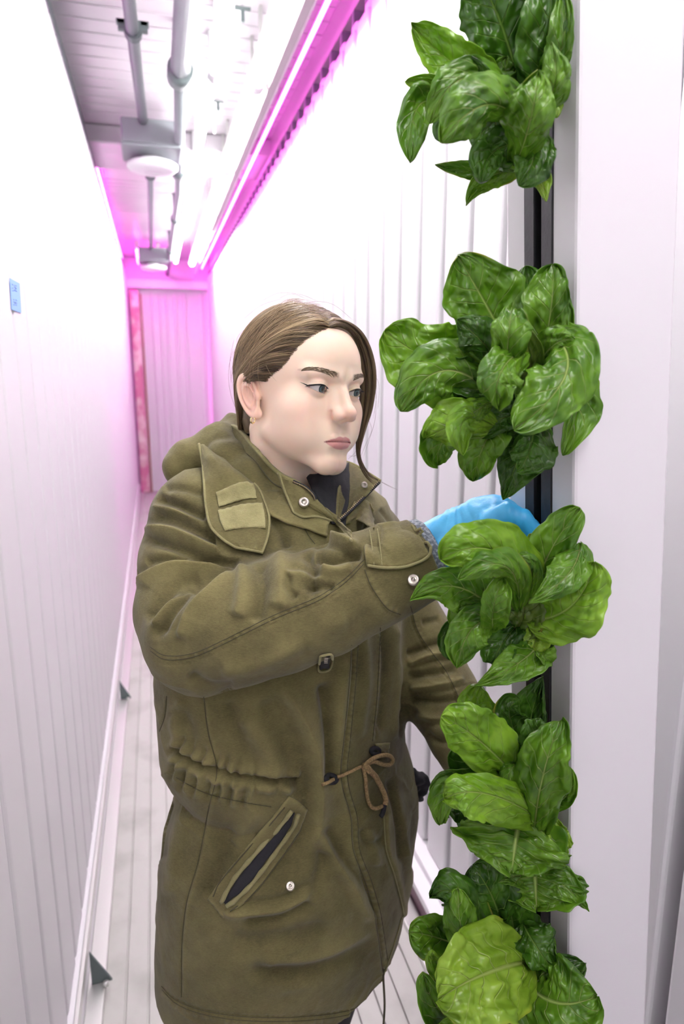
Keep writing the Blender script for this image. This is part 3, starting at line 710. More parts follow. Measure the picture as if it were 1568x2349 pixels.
def grad(fn, V, e):
    g = np.zeros_like(V); f0 = fn(V)
    for a in range(3):
        d = np.zeros(3, np.float32); d[a] = e
        g[:, a] = (fn(V+d)-fn(V-d))/(2*e)
    L = np.linalg.norm(g, axis=1); g /= np.maximum(L, 1e-6)[:, None]
    return f0/np.maximum(L, .3), g
def set_attr(o, name, data):
    a = o.data.attributes.new(name, 'FLOAT', 'POINT'); a.data.foreach_set('value', np.asarray(data, np.float32))
# ================================================================ the woman: head and neck
HR = rotz(math.radians(-151.5))@rotx(math.radians(.3))@roty(math.radians(-5.9))
HT = np.array([.1935, .933, 1.5265])
def hw(P): return (np.asarray(P, float)*.01)@HR.T+HT          # head cm -> world
def wh(P): return ((np.asarray(P, float)-HT)@HR)*100
# head frame: x to her right, y forward, z up, origin between the ears
person = thing('person', (.17, .95, 0.0), 'woman in an olive green parka reaching into the lettuces with a blue gloved hand', 'person')
EYE = np.array([3.15, 6.95, 1.95]); ER = 1.22
TLT = -.19
EARR = rotz(math.radians(24))@roty(math.radians(8))@rotx(math.radians(16))
def lidpt(t, dz, r, upper=True):
    """point on the lid sphere above (or below) the opening; t 0 inner corner .. 1 outer"""
    ex = -1.42+2.95*t
    sn = lambda v: max(0.0, math.sin(v))
    z = -.22+.62*sn(math.pi*t**.85)**.8*(1-.12*t) if upper else -.16-.44*sn(math.pi*t**1.15)**.9
    z += -.10+dz
    x_, z_ = ex*.985+z*TLT, z*.985-ex*TLT
    y_ = math.sqrt(max(.04, r*r-x_*x_-z_*z_))
    return EYE+np.array([x_, y_, z_])
CREASE = [lidpt(t, .34+.05*t, ER+.20) for t in np.linspace(.08, .95, 8)]
def head_sdf(p):
    p = p.astype(np.float32)
    q = p.copy(); q[:, 0] = np.abs(q[:, 0])
    d = ell(q, (0, -1.1, 4.6), (7.35, 8.9, 8.3))
    d = smin(d, ell(q, (0, 1.6, 5.0), (6.85, 7.5, 6.5)), 1.2)
    d = smin(d, ell(q, (0, 2.2, -1.4), (5.9, 6.2, 6.9)), 1.6)
    d = smin(d, cap(q, (4.9, .6, -4.2), (1.0, 7.0, -7.7), 1.35, 1.5), 1.8)
    d = smin(d, ell(q, (0, 7.05, -7.75), (1.9, 1.7, 1.45)), 1.3)
    d = smin(d, ell(q, (3.9, 5.0, -.9), (2.7, 2.6, 2.7)), 1.5)
    d = smin(d, ell(q, (2.6, 5.7, -3.9), (2.6, 2.3, 2.6)), 1.4)
    d = smin(d, ell(q, (3.6, 3.7, -2.9), (2.75, 3.5, 3.6)), 1.5)
    d = smin(d, ell(q, (0, 6.9, -4.7), (2.9, 2.35, 2.7)), 1.2)
    d = smin(d, cap(q, (.9, 8.15, 3.35), (4.5, 6.75, 3.7), .95, .8), 1.0)
    # eye sockets
    d = smax(d, -ell(q, (2.9, 9.15, 1.75), (2.1, 1.55, 1.35)), 1.1)
    # nose
    n = cap(q, (0, 8.2, 2.7), (0, 9.9, -.6), .62, .72)
    n = smin(n, ell(q, (0, 10.25, -1.15), (.92, .95, .82)), .7)
    n = smin(n, ell(q, (.98, 9.35, -1.55), (.72, .95, .68)), .45)
    n = smin(n, cap(q, (.9, 7.6, 1.6), (1.0, 8.4, -.8), .9, .9), 1.0)
    n = smin(n, cap(q, (0, 8.8, -2.1), (0, 9.9, -1.75), .45, .42), .5)
    d = smin(d, n, .5)
    d = smax(d, -ell(q, (.62, 9.6, -2.28), (.36, .68, .46)), .2)
    d = smax(d, -cap(q, (1.78, 8.65, -1.1), (1.8, 8.4, -2.0), .08), .5)
    # lips
    d = smin(d, cap(q, (0, 8.95, -4.42), (1.15, 8.72, -4.42), .44, .42), .35)
    d = smin(d, cap(q, (1.15, 8.72, -4.42), (2.35, 7.75, -4.85), .42, .18), .35)
    d = smin(d, cap(q, (0, 8.72, -5.42), (1.0, 8.55, -5.38), .60, .54), .35)
    d = smin(d, cap(q, (1.0, 8.55, -5.38), (2.25, 7.75, -5.0), .54, .18), .35)
    d = smax(d, -cap(q, (0, 9.42, -4.86), (1.2, 9.12, -4.87), .10), .12)
    d = smax(d, -cap(q, (1.2, 9.15, -4.87), (2.5, 8.12, -4.98), .10, .07), .12)
    d = smax(d, -cap(q, (0, 9.65, -2.9), (0, 9.45, -3.75), .22, .26), .5)
    d = smax(d, -cap(q, (0, 9.75, -6.55), (1.2, 9.2, -6.45), .55, .45), .9)
    # eyelids: a shell round the eyeball with an almond opening
    e = q-EYE.astype(np.float32)
    rr = np.linalg.norm(e, axis=1)
    lid = rr-(ER+.16)
    d = smin(d, lid, .35)
    ex = e[:, 0]*.985-e[:, 2]*TLT; ez = e[:, 2]*.985+e[:, 0]*TLT+.10
    t = np.clip((ex+1.42)/2.95, 0, 1)                     # 0 at the inner corner, 1 at the outer
    zu = -.10+.62*np.clip(np.sin(np.pi*t**.85),0,1)**.8*(1-.12*t)-.12
    zl = -.16-.44*np.clip(np.sin(np.pi*t**1.15),0,1)**.9
    op = np.maximum(ez-zu, zl-ez); op = np.maximum(op, np.abs(ex-.05)-1.47)
    op = np.maximum(op, -e[:, 1]+.15)
    d = smax(d, -op, .07)
    d = smax(d, -(rr-(ER-.06))*np.where(e[:, 1] > .1, 1, -1)*0-9, .01) if False else d
    # upper lid crease
    for k in range(len(CREASE)-1): d = smax(d, -cap(q, CREASE[k], CREASE[k+1], .05), .16)
    # ears
    eq = q.copy(); Eo = (7.2, -1.75, .45)
    ep = (eq-np.array(Eo, np.float32))@EARR.astype(np.float32)
    ew = 1.50+.22*np.clip(ep[:, 2]/3, -1, 1)
    rad = np.sqrt((ep[:, 1]/ew)**2+((ep[:, 2]+.1)/3.0)**2)
    ring = np.sqrt(((rad-.88)*1.9)**2+(ep[:, 0]-.35)**2)-.27
    plate = np.maximum((rad-.93)*1.8, np.abs(ep[:, 0]-.02)-.16)
    anti = np.sqrt(((rad-.52)*2.0)**2+(ep[:, 0]-.30)**2)-.20
    anti = np.maximum(anti, -(1.0+ep[:, 1]*-1.0))      # open towards the face
    ear = smin(plate, ring, .25)
    ear = smin(ear, anti, .3)
    ear = smin(ear, ell(ep, (.12, .50, -2.6), (.36, .72, .75)), .4)
    ear = smin(ear, ell(ep, (.30, 1.35, -.35), (.42, .38, .6)), .35)
    ear = smax(ear, -ell(ep, (.80, .35, -.35), (.72, .55, .80)), .25)
    d = smin(d, ear, .35)
    # neck, leaning back to the shoulders
    nk = cap(p, (0, -2.2, -3.0), (-.3, -4.6, -16), 5.0, 5.3)
    nk = smin(nk, cap(q, (4.9, -2.6, -4.0), (1.4, .2, -15), .8, 1.0), 2.4)
    d = smin(d, nk, 1.6)
    # shoulders inside the coat
    d = smin(d, ell(p, (-.5, -5.5, -23), (13, 8, 8)), 4.0)
    return d
def add_body():
    V, Fc = sculpt(head_sdf, (-9.6, -12, -30), (9.6, 13, 14.5), .115, margin=2.2)
    m = bpy.data.materials.new('skin'); m.use_nodes = True; nt = m.node_tree; N = nt.nodes; L = nt.links
    b = N['Principled BSDF']; b.inputs['Roughness'].default_value = .47; b.inputs['Specular IOR Level'].default_value = .35
    b.inputs['Subsurface Weight'].default_value = .25; b.inputs['Subsurface Radius'].default_value = (1, .4, .22); b.inputs['Subsurface Scale'].default_value = .006
    def attr(n): a = N.new('ShaderNodeAttribute'); a.attribute_name = n; return a.outputs['Fac']
    prev = None
    tc = N.new('ShaderNodeTexCoord'); nz = N.new('ShaderNodeTexNoise'); nz.inputs['Scale'].default_value = 60; nz.inputs['Detail'].default_value = 5; L.new(tc.outputs['Object'], nz.inputs['Vector'])
    mx = N.new('ShaderNodeMix'); mx.data_type = 'RGBA'; mx.inputs[6].default_value = (.91, .70, .535, 1); mx.inputs[7].default_value = (.94, .75, .59, 1); L.new(nz.outputs['Fac'], mx.inputs[0]); prev = mx.outputs[2]
    for nm, c in (('blush', (.80, .38, .30)), ('lid', (.84, .66, .50)), ('brow', (.16, .09, .05)), ('lips', (.62, .25, .245)), ('lip_gap_shadow', (.22, .055, .05)), ('liner', (.008, .007, .008))):
        x = N.new('ShaderNodeMix'); x.data_type = 'RGBA'; x.inputs[7].default_value = (*c, 1); L.new(attr(nm), x.inputs[0]); L.new(prev, x.inputs[6]); prev = x.outputs[2]
    L.new(prev, b.inputs['Base Color'])
    nz3 = N.new('ShaderNodeTexNoise'); nz3.inputs['Scale'].default_value = 900; L.new(tc.outputs['Object'], nz3.inputs['Vector'])
    bp = N.new('ShaderNodeBump'); bp.inputs['Strength'].default_value = .12; bp.inputs['Distance'].default_value = .0006; L.new(nz3.outputs['Fac'], bp.inputs['Height']); L.new(bp.outputs[0], b.inputs['Normal'])
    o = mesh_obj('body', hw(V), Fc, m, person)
    q = V.astype(float).copy(); q[:, 0] = np.abs(q[:, 0]); x, y, z = q.T
    def g(cx, cy, cz, rx, ry, rz): return np.exp(-(((x-cx)/rx)**2+((y-cy)/ry)**2+((z-cz)/rz)**2))
    def sst(a, b_, v): t = np.clip((v-a)/(b_-a), 0, 1); return t*t*(3-2*t)
    blush = .30*g(4.4, 6.6, -1.2, 2.2, 2.5, 1.8)+.45*g(.4, 10.6, -1.5, 1.3, 1.4, 1.2)+.3*g(0, 9, -8, 1.8, 2, 1.0)+.55*g(7.6, -1.2, .3, 1.3, 2.2, 3.2)+.3*g(1.7, 8.4, -1.6, .5, .9, .9)
    blush = blush+.25*g(3.2, 8, 3.0, 1.6, 1.5, .5)
    # lips: upper and lower outline across the mouth
    tt = np.clip(x/2.45, 0, 1)
    zu = -4.12-.10*np.exp(-(x/.28)**2)+.06*np.exp(-((x-.55)/.4)**2)-.78*tt**1.8
    zl = -5.98+.98*tt**2.2
    lips = sst(0, .14, zu-z)*sst(0, .16, z-zl)*(x < 2.5)*(y > 6.5)*.85
    lip_gap_shadow = sst(.13, .03, np.abs(z-(-4.87-.02*x*x)))*(x < 2.5)*(y > 6.8)*.8  # shadow between the lips, painted into the skin colour
    # brows
    s_ = np.clip((x-1.25)/4.4, 0, 1)
    zb = 3.62+.55*np.sin(np.pi*.62*s_**.95)-.25*s_**3
    th = .34*(1-s_)**.45+.04
    brow = sst(1.2, 0.5, np.abs(z-zb)/np.maximum(th, .05))*(x > 1.15)*(x < 5.6)*(y > 3)*.45*(1-.5*s_**4)
    brow *= sst(1.1, 1.45, x)
    # liner painted along the upper lid with a wing
    e = q-EYE; ex = e[:, 0]*.985-e[:, 2]*TLT; ez = e[:, 2]*.985+e[:, 0]*TLT+.10
    t = np.clip((ex+1.42)/2.95, 0, 1); zu2 = -.22+.62*np.clip(np.sin(np.pi*t**.85),0,1)**.8*(1-.12*t)
    lin = sst(.14+.10*t, .04+.08*t, np.abs(ez-zu2-.03))*(np.abs(ex) < 1.5)*(e[:, 1] > -.6)
    wx = np.clip((ex-1.2)/1.05, 0, 1)
    wing = sst(.15, .05, np.abs(ez-(-.14+.42*wx))/(1.05-wx+.05)*1.0)*(ex > 1.15)*(ex < 2.25)*(e[:, 1] > -2.2)
    zl2 = -.16-.44*np.clip(np.sin(np.pi*t**1.15),0,1)**.9
    low = .35*sst(.10, .02, np.abs(ez-zl2+.02))*(np.abs(ex) < 1.45)*(e[:, 1] > -.4)
    lid = .5*((ez > zu2) & (ez < zu2+.5) & (np.abs(ex) < 1.6) & (e[:, 1] > -.3))
    for nm, a in (('blush', blush), ('lips', lips), ('brow', brow), ('liner', low*.6), ('lid', lid), ('lip_gap_shadow', lip_gap_shadow)):
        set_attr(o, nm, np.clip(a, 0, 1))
    return o
body = add_body()
# eyeballs looking down at the leaves
def eyeball(sx, gx, gz):
    c = EYE*np.array([sx, 1, 1]); n1, n2 = 48, 32
    gd = np.array([gx, 1, gz]); gd /= np.linalg.norm(gd)
    a = np.cross([0, 0, 1], gd); a /= np.linalg.norm(a); bb = np.cross(gd, a)
    V = []; ang = np.concatenate([np.linspace(0, .62, 16), np.linspace(.68, math.pi, 18)])
    for th in ang:
        bul = .10*max(0, 1-(th/.5)**2)
        for k in range(n1):
            p_ = 2*math.pi*k/n1; r_ = ER-.015+bul*0
            V.append(c+(r_)*(math.cos(th)*gd+math.sin(th)*(math.cos(p_)*a+math.sin(p_)*bb)))
    n2 = len(ang)
    Fc = [(i*n1+k, (i+1)*n1+k, (i+1)*n1+(k+1) % n1, i*n1+(k+1) % n1) for i in range(n2-1) for k in range(n1)]
    o = mesh_obj('eye', hw(np.array(V)), Fc, M_eye, person)
    set_attr(o, 'ring', np.repeat(ang, n1))
    return o
M_eye = bpy.data.materials.new('eye'); M_eye.use_nodes = True
nt = M_eye.node_tree; b_ = nt.nodes['Principled BSDF']; at_ = nt.nodes.new('ShaderNodeAttribute'); at_.attribute_name = 'ring'
cr_ = nt.nodes.new('ShaderNodeValToRGB'); nt.links.new(at_.outputs['Fac'], cr_.inputs[0]); nt.links.new(cr_.outputs[0], b_.inputs['Base Color'])
b_.inputs['Roughness'].default_value = .12
el = cr_.color_ramp.elements; el[0].position = 0; el[0].color = (.004, .004, .004, 1); el[1].position = 1; el[1].color = (.72, .68, .66, 1)
for ps, c in ((.17, (.004, .004, .004)), (.19, (.05, .085, .085)), (.34, (.09, .13, .13)), (.42, (.02, .035, .04)), (.47, (.05, .065, .065)), (.52, (.72, .68, .66))):
    e_ = el.new(ps); e_.color = (*c, 1)
eyeball(1, -.10, -.22); eyeball(-1, -.10, -.22)
# ear ring
b = MB(); c = np.array([7.45, -.35, -2.75]); b.tube([hw(c+np.array([.05+.42*math.sin(a), .12*math.sin(a), -.42*math.cos(a)-.1])) for a in np.linspace(-2.4, 2.4, 14)], .0011, 8)
b.obj('ear_ring', mat('pale_gold', (.85, .72, .42), .25, metal=1.), person, True)

# eyeliner drawn along each upper lid, with its wing, and lashes
M_liner = mat('black_liner', (.006, .005, .006), .45)
for sx in (1, -1):
    b = MB(); mir = np.array([sx, 1, 1]); pts = []; rr_ = []
    for t in np.linspace(.02, 1.0, 22):
        pts.append(lidpt(t, .02+.03*t, ER+.17)); rr_.append(.032+.070*t)
    p1 = pts[-1]
    for k in range(1, 8):
        f_ = k/7; pts.append(p1+np.array([.72*f_, -.50*f_-.30*f_*f_, .40*f_])); rr_.append(.10*(1-f_)+.006)
    b.tube([hw(p*mir) for p in pts], [r*.01 for r in rr_], 8); b.obj('eyeliner', M_liner, person, True)
    b = MB(); rng = random.Random(5)
    for k in range(46):
        t = .18+.82*k/45; p0 = lidpt(t, .0, ER+.16); o_ = p0-EYE; o_[2] = 0; o_ /= np.linalg.norm(o_)
        ln = (.32+.42*t)*rng.uniform(.8, 1.1); dr = o_+np.array([.35*t+rng.uniform(-.1, .1), 0, -.75]); dr /= np.linalg.norm(dr)
        q0 = [p0+dr*ln*s_+np.array([0, 0, .16*ln*s_*s_*2]) for s_ in (0, .35, .7, 1)]
        b.tube([hw(p*mir) for p in q0], [.00022, .00018, .00012, .00003], 4, False)
    for k in range(30):
        t = .25+.72*k/29; p0 = lidpt(t, -.02, ER+.14, False); o_ = p0-EYE; o_[2] = -.2; o_ /= np.linalg.norm(o_)
        ln = .22*rng.uniform(.7, 1.2); dr = o_+np.array([.25*t+rng.uniform(-.15, .15), 0, -.55]); dr /= np.linalg.norm(dr)
        b.tube([hw((p0+dr*ln*s_)*mir) for s_ in (0, .5, 1)], [.00012, .00008, .00003], 4, False)
    b.obj('eyelashes', M_liner, person, True)
# ================================================================ hair
def scalp_sdf(p):
    q = p.astype(np.float32).copy(); q[:, 0] = np.abs(q[:, 0])
    d = ell(q, (0, -1.1, 4.6), (7.35, 8.9, 8.3))
    d = smin(d, ell(q, (0, 1.6, 5.0), (6.85, 7.5, 6.5)), 1.2)
    d = smin(d, cap(q, (0, -3.8, 0), (0, -3.6, -5), 5.4, 5.0), 2.0)
    return d
HY = [-12, -6, -4.2, -3.0, -1.6, -.5, .5, 1.9, 2.5, 4.0, 4.9, 5.9, 6.4, 7.4, 9]
HZ = [-5.5, -5.2, -4.8, -2.2, 3.4, 2.6, 1.8, 2.5, 3.2, 4.3, 5.5, 7.6, 8.8, 9.7, 10.5]
def cap_sdf(p):
    zl0 = np.interp(p[:, 1], HY, HZ).astype(np.float32); xp = np.interp(p[:, 1], [-4, 0, 3, 5.2, 6.7], [-.6, -.1, .4, .95, 1.35]).astype(np.float32)
    up_ = np.clip((p[:, 2]-zl0)/2.2, 0, 1)*np.where(p[:, 2] > 7, 1-np.exp(-((p[:, 0]-xp)/1.0)**2), 1)
    d = scalp_sdf(p)-(.07+.36*up_).astype(np.float32)
    zl = np.interp(p[:, 1], HY, HZ).astype(np.float32)+.35
    return smax(d, (zl-p[:, 2])*.6, .3)
M_hair = bpy.data.materials.new('brown_hair'); M_hair.use_nodes = True
nt = M_hair.node_tree; b_ = nt.nodes['Principled BSDF']; at_ = nt.nodes.new('ShaderNodeAttribute'); at_.attribute_name = 'shade'
cr_ = nt.nodes.new('ShaderNodeValToRGB'); nt.links.new(at_.outputs['Fac'], cr_.inputs[0]); nt.links.new(cr_.outputs[0], b_.inputs['Base Color'])
cr_.color_ramp.elements[0].color = (.040, .025, .014, 1); cr_.color_ramp.elements[1].color = (.40, .30, .165, 1)
e_ = cr_.color_ramp.elements.new(.5); e_.color = (.145, .100, .052, 1)
b_.inputs['Roughness'].default_value = .38; b_.inputs['Specular IOR Level'].default_value = .45
V, Fc = sculpt(cap_sdf, (-9.5, -12, -7), (9.5, 10, 14.5), .2)
hair = mesh_obj('hair', hw(V), Fc, M_hair, person); set_attr(hair, 'shade', .30+.12*noise3(V*np.array([2, 2, 2.])))
def bez(a, b1, c, m=22):
    t = np.linspace(0, 1, m)[None, :, None]
    return (1-t)**2*a[:, None]+2*t*(1-t)*b1[:, None]+t*t*c[:, None]
def push(S, off, it=3, keep=None):
    sh = S.shape; P = S.reshape(-1, 3).astype(np.float32); o = off.reshape(-1)
    for _ in range(it):
        f0, g = grad(scalp_sdf, P, .05); P = P+g*(o-f0)[:, None]
    return P.reshape(sh)
def strands(name, S, rad, shade, parent, world=False, n=4):
    """S [k, m, 3] centre lines; flat four sided tubes in one mesh"""
    k, m, _ = S.shape
    W = S if world else hw(S.reshape(-1, 3)).reshape(S.shape)
    T = np.gradient(W, axis=1); T /= np.linalg.norm(T, axis=2, keepdims=True)+1e-9
    A = np.cross(T, np.array([.31, .22, .92])); A /= np.linalg.norm(A, axis=2, keepdims=True)+1e-9
    B = np.cross(T, A)
    tt = np.linspace(0, 1, m); tap = np.minimum(1, np.minimum((tt+.05)*9, (1.03-tt)*7))
    R = rad[:, None]*tap[None]
    V = np.stack([W+(A*math.cos(a)+B*math.sin(a))*R[..., None] for a in np.arange(n)*2*math.pi/n], 2).reshape(-1, 3)
    base = (np.arange(k)[:, None]*m+np.arange(m-1)[None])*n
    Fc = np.concatenate([np.stack([base+j, base+(j+1) % n, base+n+(j+1) % n, base+n+j], -1).reshape(-1, 4) for j in range(n)])
    o = mesh_obj(name, V, Fc, M_hair, parent)
    set_attr(o, 'shade', np.repeat(shade, m*n)); o['kind'] = 'stuff'
    return o
rg = np.random.default_rng(7)
def clump(n, seed, spread):
    """neighbouring strands share a lock and its tone"""
    r = np.random.default_rng(seed); c = r.uniform(0, 1, 34); idx = r.integers(0, 34, n)
    return idx, c
# part line from the forehead to the crown
PART = np.array([(1.35, 6.7, 9.7), (.95, 5.2, 10.9), (.4, 3.0, 12.0), (-.1, .4, 12.7), (-.5, -2.5, 12.6)])
LINE = np.array([(1.35, 6.7, 9.7), (3.2, 6.6, 8.7), (4.6, 6.0, 7.6), (5.8, 4.95, 5.4), (6.3, 4.0, 4.2), (6.6, 2.5, 3.2), (6.8, 1.2, 2.2)])
def along(P, t): q = spline(P, 200); return q[np.clip((t*199).astype(int), 0, 199)]
# near side: from the part and the hair line, sweeping down over the ear to the nape
n = 3200; t = np.sort(rg.uniform(0, 1, n)); loc = np.round(t*42)/42
A = along(PART, t)+rg.normal(0, .07, (n, 3))
w_ = t[:, None]
Cc = (1-w_)*np.array([[8.2, 3.2, 7.2]])+w_*np.array([[10.5, -7.5, 11.5]])
E_ = (1-w_)*np.array([[6.3, -4.6, 2.2]])+w_*np.array([[3.5, -9.3, 3.2]])
jl = np.random.default_rng(3).normal(0, 1, (43, 3))[np.round(t*42).astype(int)]
S1 = bez(A, Cc+jl*.35+rg.normal(0, .18, (n, 3)), E_+jl*.45+rg.normal(0, .25, (n, 3)), 20)
tail = bez(S1[:, -1], S1[:, -1]*.5+np.array([[3.0, -6.6, -1.5]])*.5+np.array([[1.2, -.6, 0]]), np.array([[2.0, -8.0, -4.6]])+rg.normal(0, .5, (n, 3)), 10)
S1 = np.concatenate([S1, tail[:, 1:]], 1)
off = np.clip(np.linspace(0, 1, S1.shape[1])*13+.3, .15, 1)[None]*(.56+.07*jl[:, :1]+rg.uniform(-.10, .16, (n, 1)))
S1 = push(S1, off)
sh1 = np.clip(.50+.17*jl[:, 0]+rg.normal(0, .15, n), 0, 1)
strands('hair_strands', S1, np.full(n, .00042), sh1, hair)
n = 1500; t = np.sort(rg.uniform(0, 1, n)); A = along(LINE, t)+np.abs(rg.normal(0, 1, (n, 1)))*np.array([[.10, -.30, .20]])+rg.normal(0, .09, (n, 3))
jl = np.random.default_rng(4).normal(0, 1, (31, 3))[np.round(t*30).astype(int)]
w_ = t[:, None]
Cc = (1-w_)*np.array([[8.0, 2.0, 7.0]])+w_*np.array([[7.7, -1.2, 3.4]])
E_ = np.array([[6.4, -5.0, 1.6]])*(1-w_)+w_*np.array([[6.9, -4.4, .2]])
S2 = bez(A, Cc+jl*.2+rg.normal(0, .12, (n, 3)), E_+jl*.3+rg.normal(0, .2, (n, 3)), 18)
tail = bez(S2[:, -1], np.array([[5.2, -6.6, -2.6]])+0*A, np.array([[2.4, -8.0, -4.8]])+rg.normal(0, .4, (n, 3)), 8)
S2 = np.concatenate([S2, tail[:, 1:]], 1)
off = np.clip(np.linspace(0, 1, S2.shape[1])*6, .05, 1)[None]*(.62+.12*jl[:, :1]+rg.uniform(-.12, .25, (n, 1)))
S2 = push(S2, off)
strands('hair_strands', S2, np.full(n, .00038), np.clip(.40+.15*jl[:, 0]+rg.normal(0, .14, n)-.12*t, 0, 1), hair)
# far side and back of the head
n = 2000; t = rg.uniform(0, 1, n); w_ = t[:, None]; A = along(PART, t)+rg.normal(0, .07, (n, 3))
jl = np.random.default_rng(5).normal(0, 1, (31, 3))[np.round(t*30).astype(int)]
Cc = (1-w_)*np.array([[-8.6, 5.5, 9.5]])+w_*np.array([[-9.5, -6.5, 12.5]])
E_ = (1-w_)*np.array([[-7.6, -2.0, 4.0]])+w_*np.array([[-3.5, -9.3, 3.0]])
S3 = push(bez(A, Cc+jl*.3, E_+jl*.4+rg.normal(0, .2, (n, 3)), 22), np.clip(np.linspace(0, 1, 22)*13+.3, .15, 1)[None]*(.58+.07*jl[:, :1]+rg.uniform(-.1, .16, (n, 1))))
strands('hair_strands', S3, np.full(n, .00042), np.clip(.45+.17*jl[:, 0]+rg.normal(0, .14, n), 0, 1), hair)
n = 900; a = rg.uniform(-1, 1, n)
A = np.stack([a*7.0, -2.5-5.5*(1-a*a)**.5, 6+5*rg.uniform(-.6, 1, n)], 1)
S4 = push(bez(A, A*np.array([[1.1, 1.15, .45]]), np.array([[1.0, -8.3, -4.6]])+rg.normal(0, 1.1, (n, 3)), 16), .55+rg.uniform(-.1, .25, (n, 1))+np.zeros((n, 16)))
strands('hair_strands', S4, np.full(n, .0005), np.clip(.35+rg.normal(0, .16, n), 0, 1), hair)
# loose lock hanging in front of the far side of the face
D0 = (hw((-6.9, 5.6, 2.0))-CAM)@fh; Dp = (hw((1.0, 6.2, 10.3))-CAM)@fh
lockc = [(748, 741, Dp, 2.), (783, 742, Dp+.012, 9), (816, 770, D0-.012, 16), (835, 815, D0, 19), (843, 870, D0, 19), (839, 930, D0, 16), (828, 985, D0-.002, 10), (821, 1035, D0-.005, 5), (829, 1068, D0-.01, 5), (848, 1096, D0-.015, 7), (874, 1112, D0-.02, 9)]
Lc = spline(lockc, 40)
n = 520; aa = rg.uniform(-1, 1, n); dd = rg.normal(0, 1, n)
S5 = np.zeros((n, 40, 3)); wob = rg.uniform(0, 6, n)
for j in range(40):
    x_, y_, D_, w_ = Lc[j]
    tx, ty = (Lc[min(j+1, 39)]-Lc[max(j-1, 0)])[:2]; L_ = math.hypot(tx, ty)+1e-6
    for i in range(n):
        k_ = aa[i]*w_+math.sin(j*.28+wob[i])*.6*w_/9
        S5[i, j] = at(x_+ty/L_*k_, y_-tx/L_*k_, D_+dd[i]*.004*min(1, j/6))
ends = rg.uniform(.70, 1, n)
for i in range(n):      # strands end at different lengths
    q = spline(S5[i, :max(6, int(40*ends[i]))], 40); S5[i] = q
strands('loose_lock', S5, rg.uniform(.0002, .00036, n), np.clip(.38+.24*np.sin(aa*9)+rg.normal(0, .12, n), 0, 1), hair, world=True)
def wisp(pts, D, r=.00016, sh=.45):
    q = spline([(x, y, D) for x, y in pts], 26); return np.array([at(*p) for p in q])
WS = [[(822, 776), (846, 830), (861, 900), (860, 960), (846, 1010), (833, 1050)], [(835, 800), (858, 850), (863, 905), (856, 960)], [(822, 1040), (838, 1075), (868, 1102), (905, 1122)], [(826, 1060), (850, 1090), (880, 1108), (912, 1124)], [(838, 950), (852, 985), (838, 1020), (826, 1050)],
      [(824, 1020), (812, 1040), (797, 1054)], [(826, 1030), (815, 1045), (800, 1046)], [(600, 690), (640, 672), (690, 676), (730, 692)], [(560, 730), (600, 700), (650, 684)], [(640, 684), (668, 674), (700, 684)], [(700, 690), (760, 697), (810, 735)],
      [(534, 800), (524, 850), (528, 900), (545, 950)], [(536, 780), (527, 830), (530, 880)], [(600, 888), (612, 897), (606, 920)], [(608, 884), (622, 890), (620, 905)], [(845, 840), (868, 880), (866, 940)]]
S6 = np.stack([wisp(p, D0 if p[0][0] > 790 else (.93 if p[0][0] > 590 else .97)) for p in WS])
strands('hair_wisps', S6, np.full(len(WS), .00016), np.full(len(WS), .5), hair, world=True)
# thin stray hairs lying over the smoothed side
n = 60; t = rg.uniform(0, 1, n); A = along(PART, t)
S7 = push(bez(A, np.array([[8.2, 1.5, 8.5]])+rg.normal(0, 1.6, (n, 3)), np.array([[6.4, -4.4, 3.0]])+rg.normal(0, 2.2, (n, 3)), 22), (.95+.25*np.sin(np.linspace(0, 7, 22)[None]+rg.uniform(0, 6, (n, 1)))))
strands('stray_hairs', S7, np.full(n, .00018), rg.uniform(.6, 1, n), hair)

# eyebrows of short hairs
for sx in (1, -1):
    n = 330; s_ = rg.uniform(0, 1, n)**.85; x = 1.05+4.4*s_
    zb = 3.62+.55*np.sin(np.pi*.62*s_**.95)-.25*s_**3; th = .36*(1-s_)**.5*np.clip(.55+s_*6, 0, 1)+.03
    z = zb+rg.uniform(-1, 1, n)*th; ln = .26+.2*rg.uniform(0, 1, n)
    P0 = np.stack([x, 8.6-.35*x, z], 1); up_ = np.where(z < zb, .55, .12)*(1-s_)
    P1 = P0+np.stack([ln*.9, -.25*ln, ln*(up_+.10-.5*s_)], 1)
    tt = np.linspace(0, 1, 6)[None, :, None]; S = P0[:, None]*(1-tt)+P1[:, None]*tt
    P = S.reshape(-1, 3).astype(np.float32)
    for _ in range(5):
        f0, g = grad(head_sdf, P, .06); g[:, 2] *= .3; P = P-g*(f0-.015)[:, None]
    S = P.reshape(n, 6, 3).astype(float)*np.array([sx, 1, 1])
    o = strands('eyebrow', S, np.full(n, .00020), rg.uniform(.15, .6, n), person)
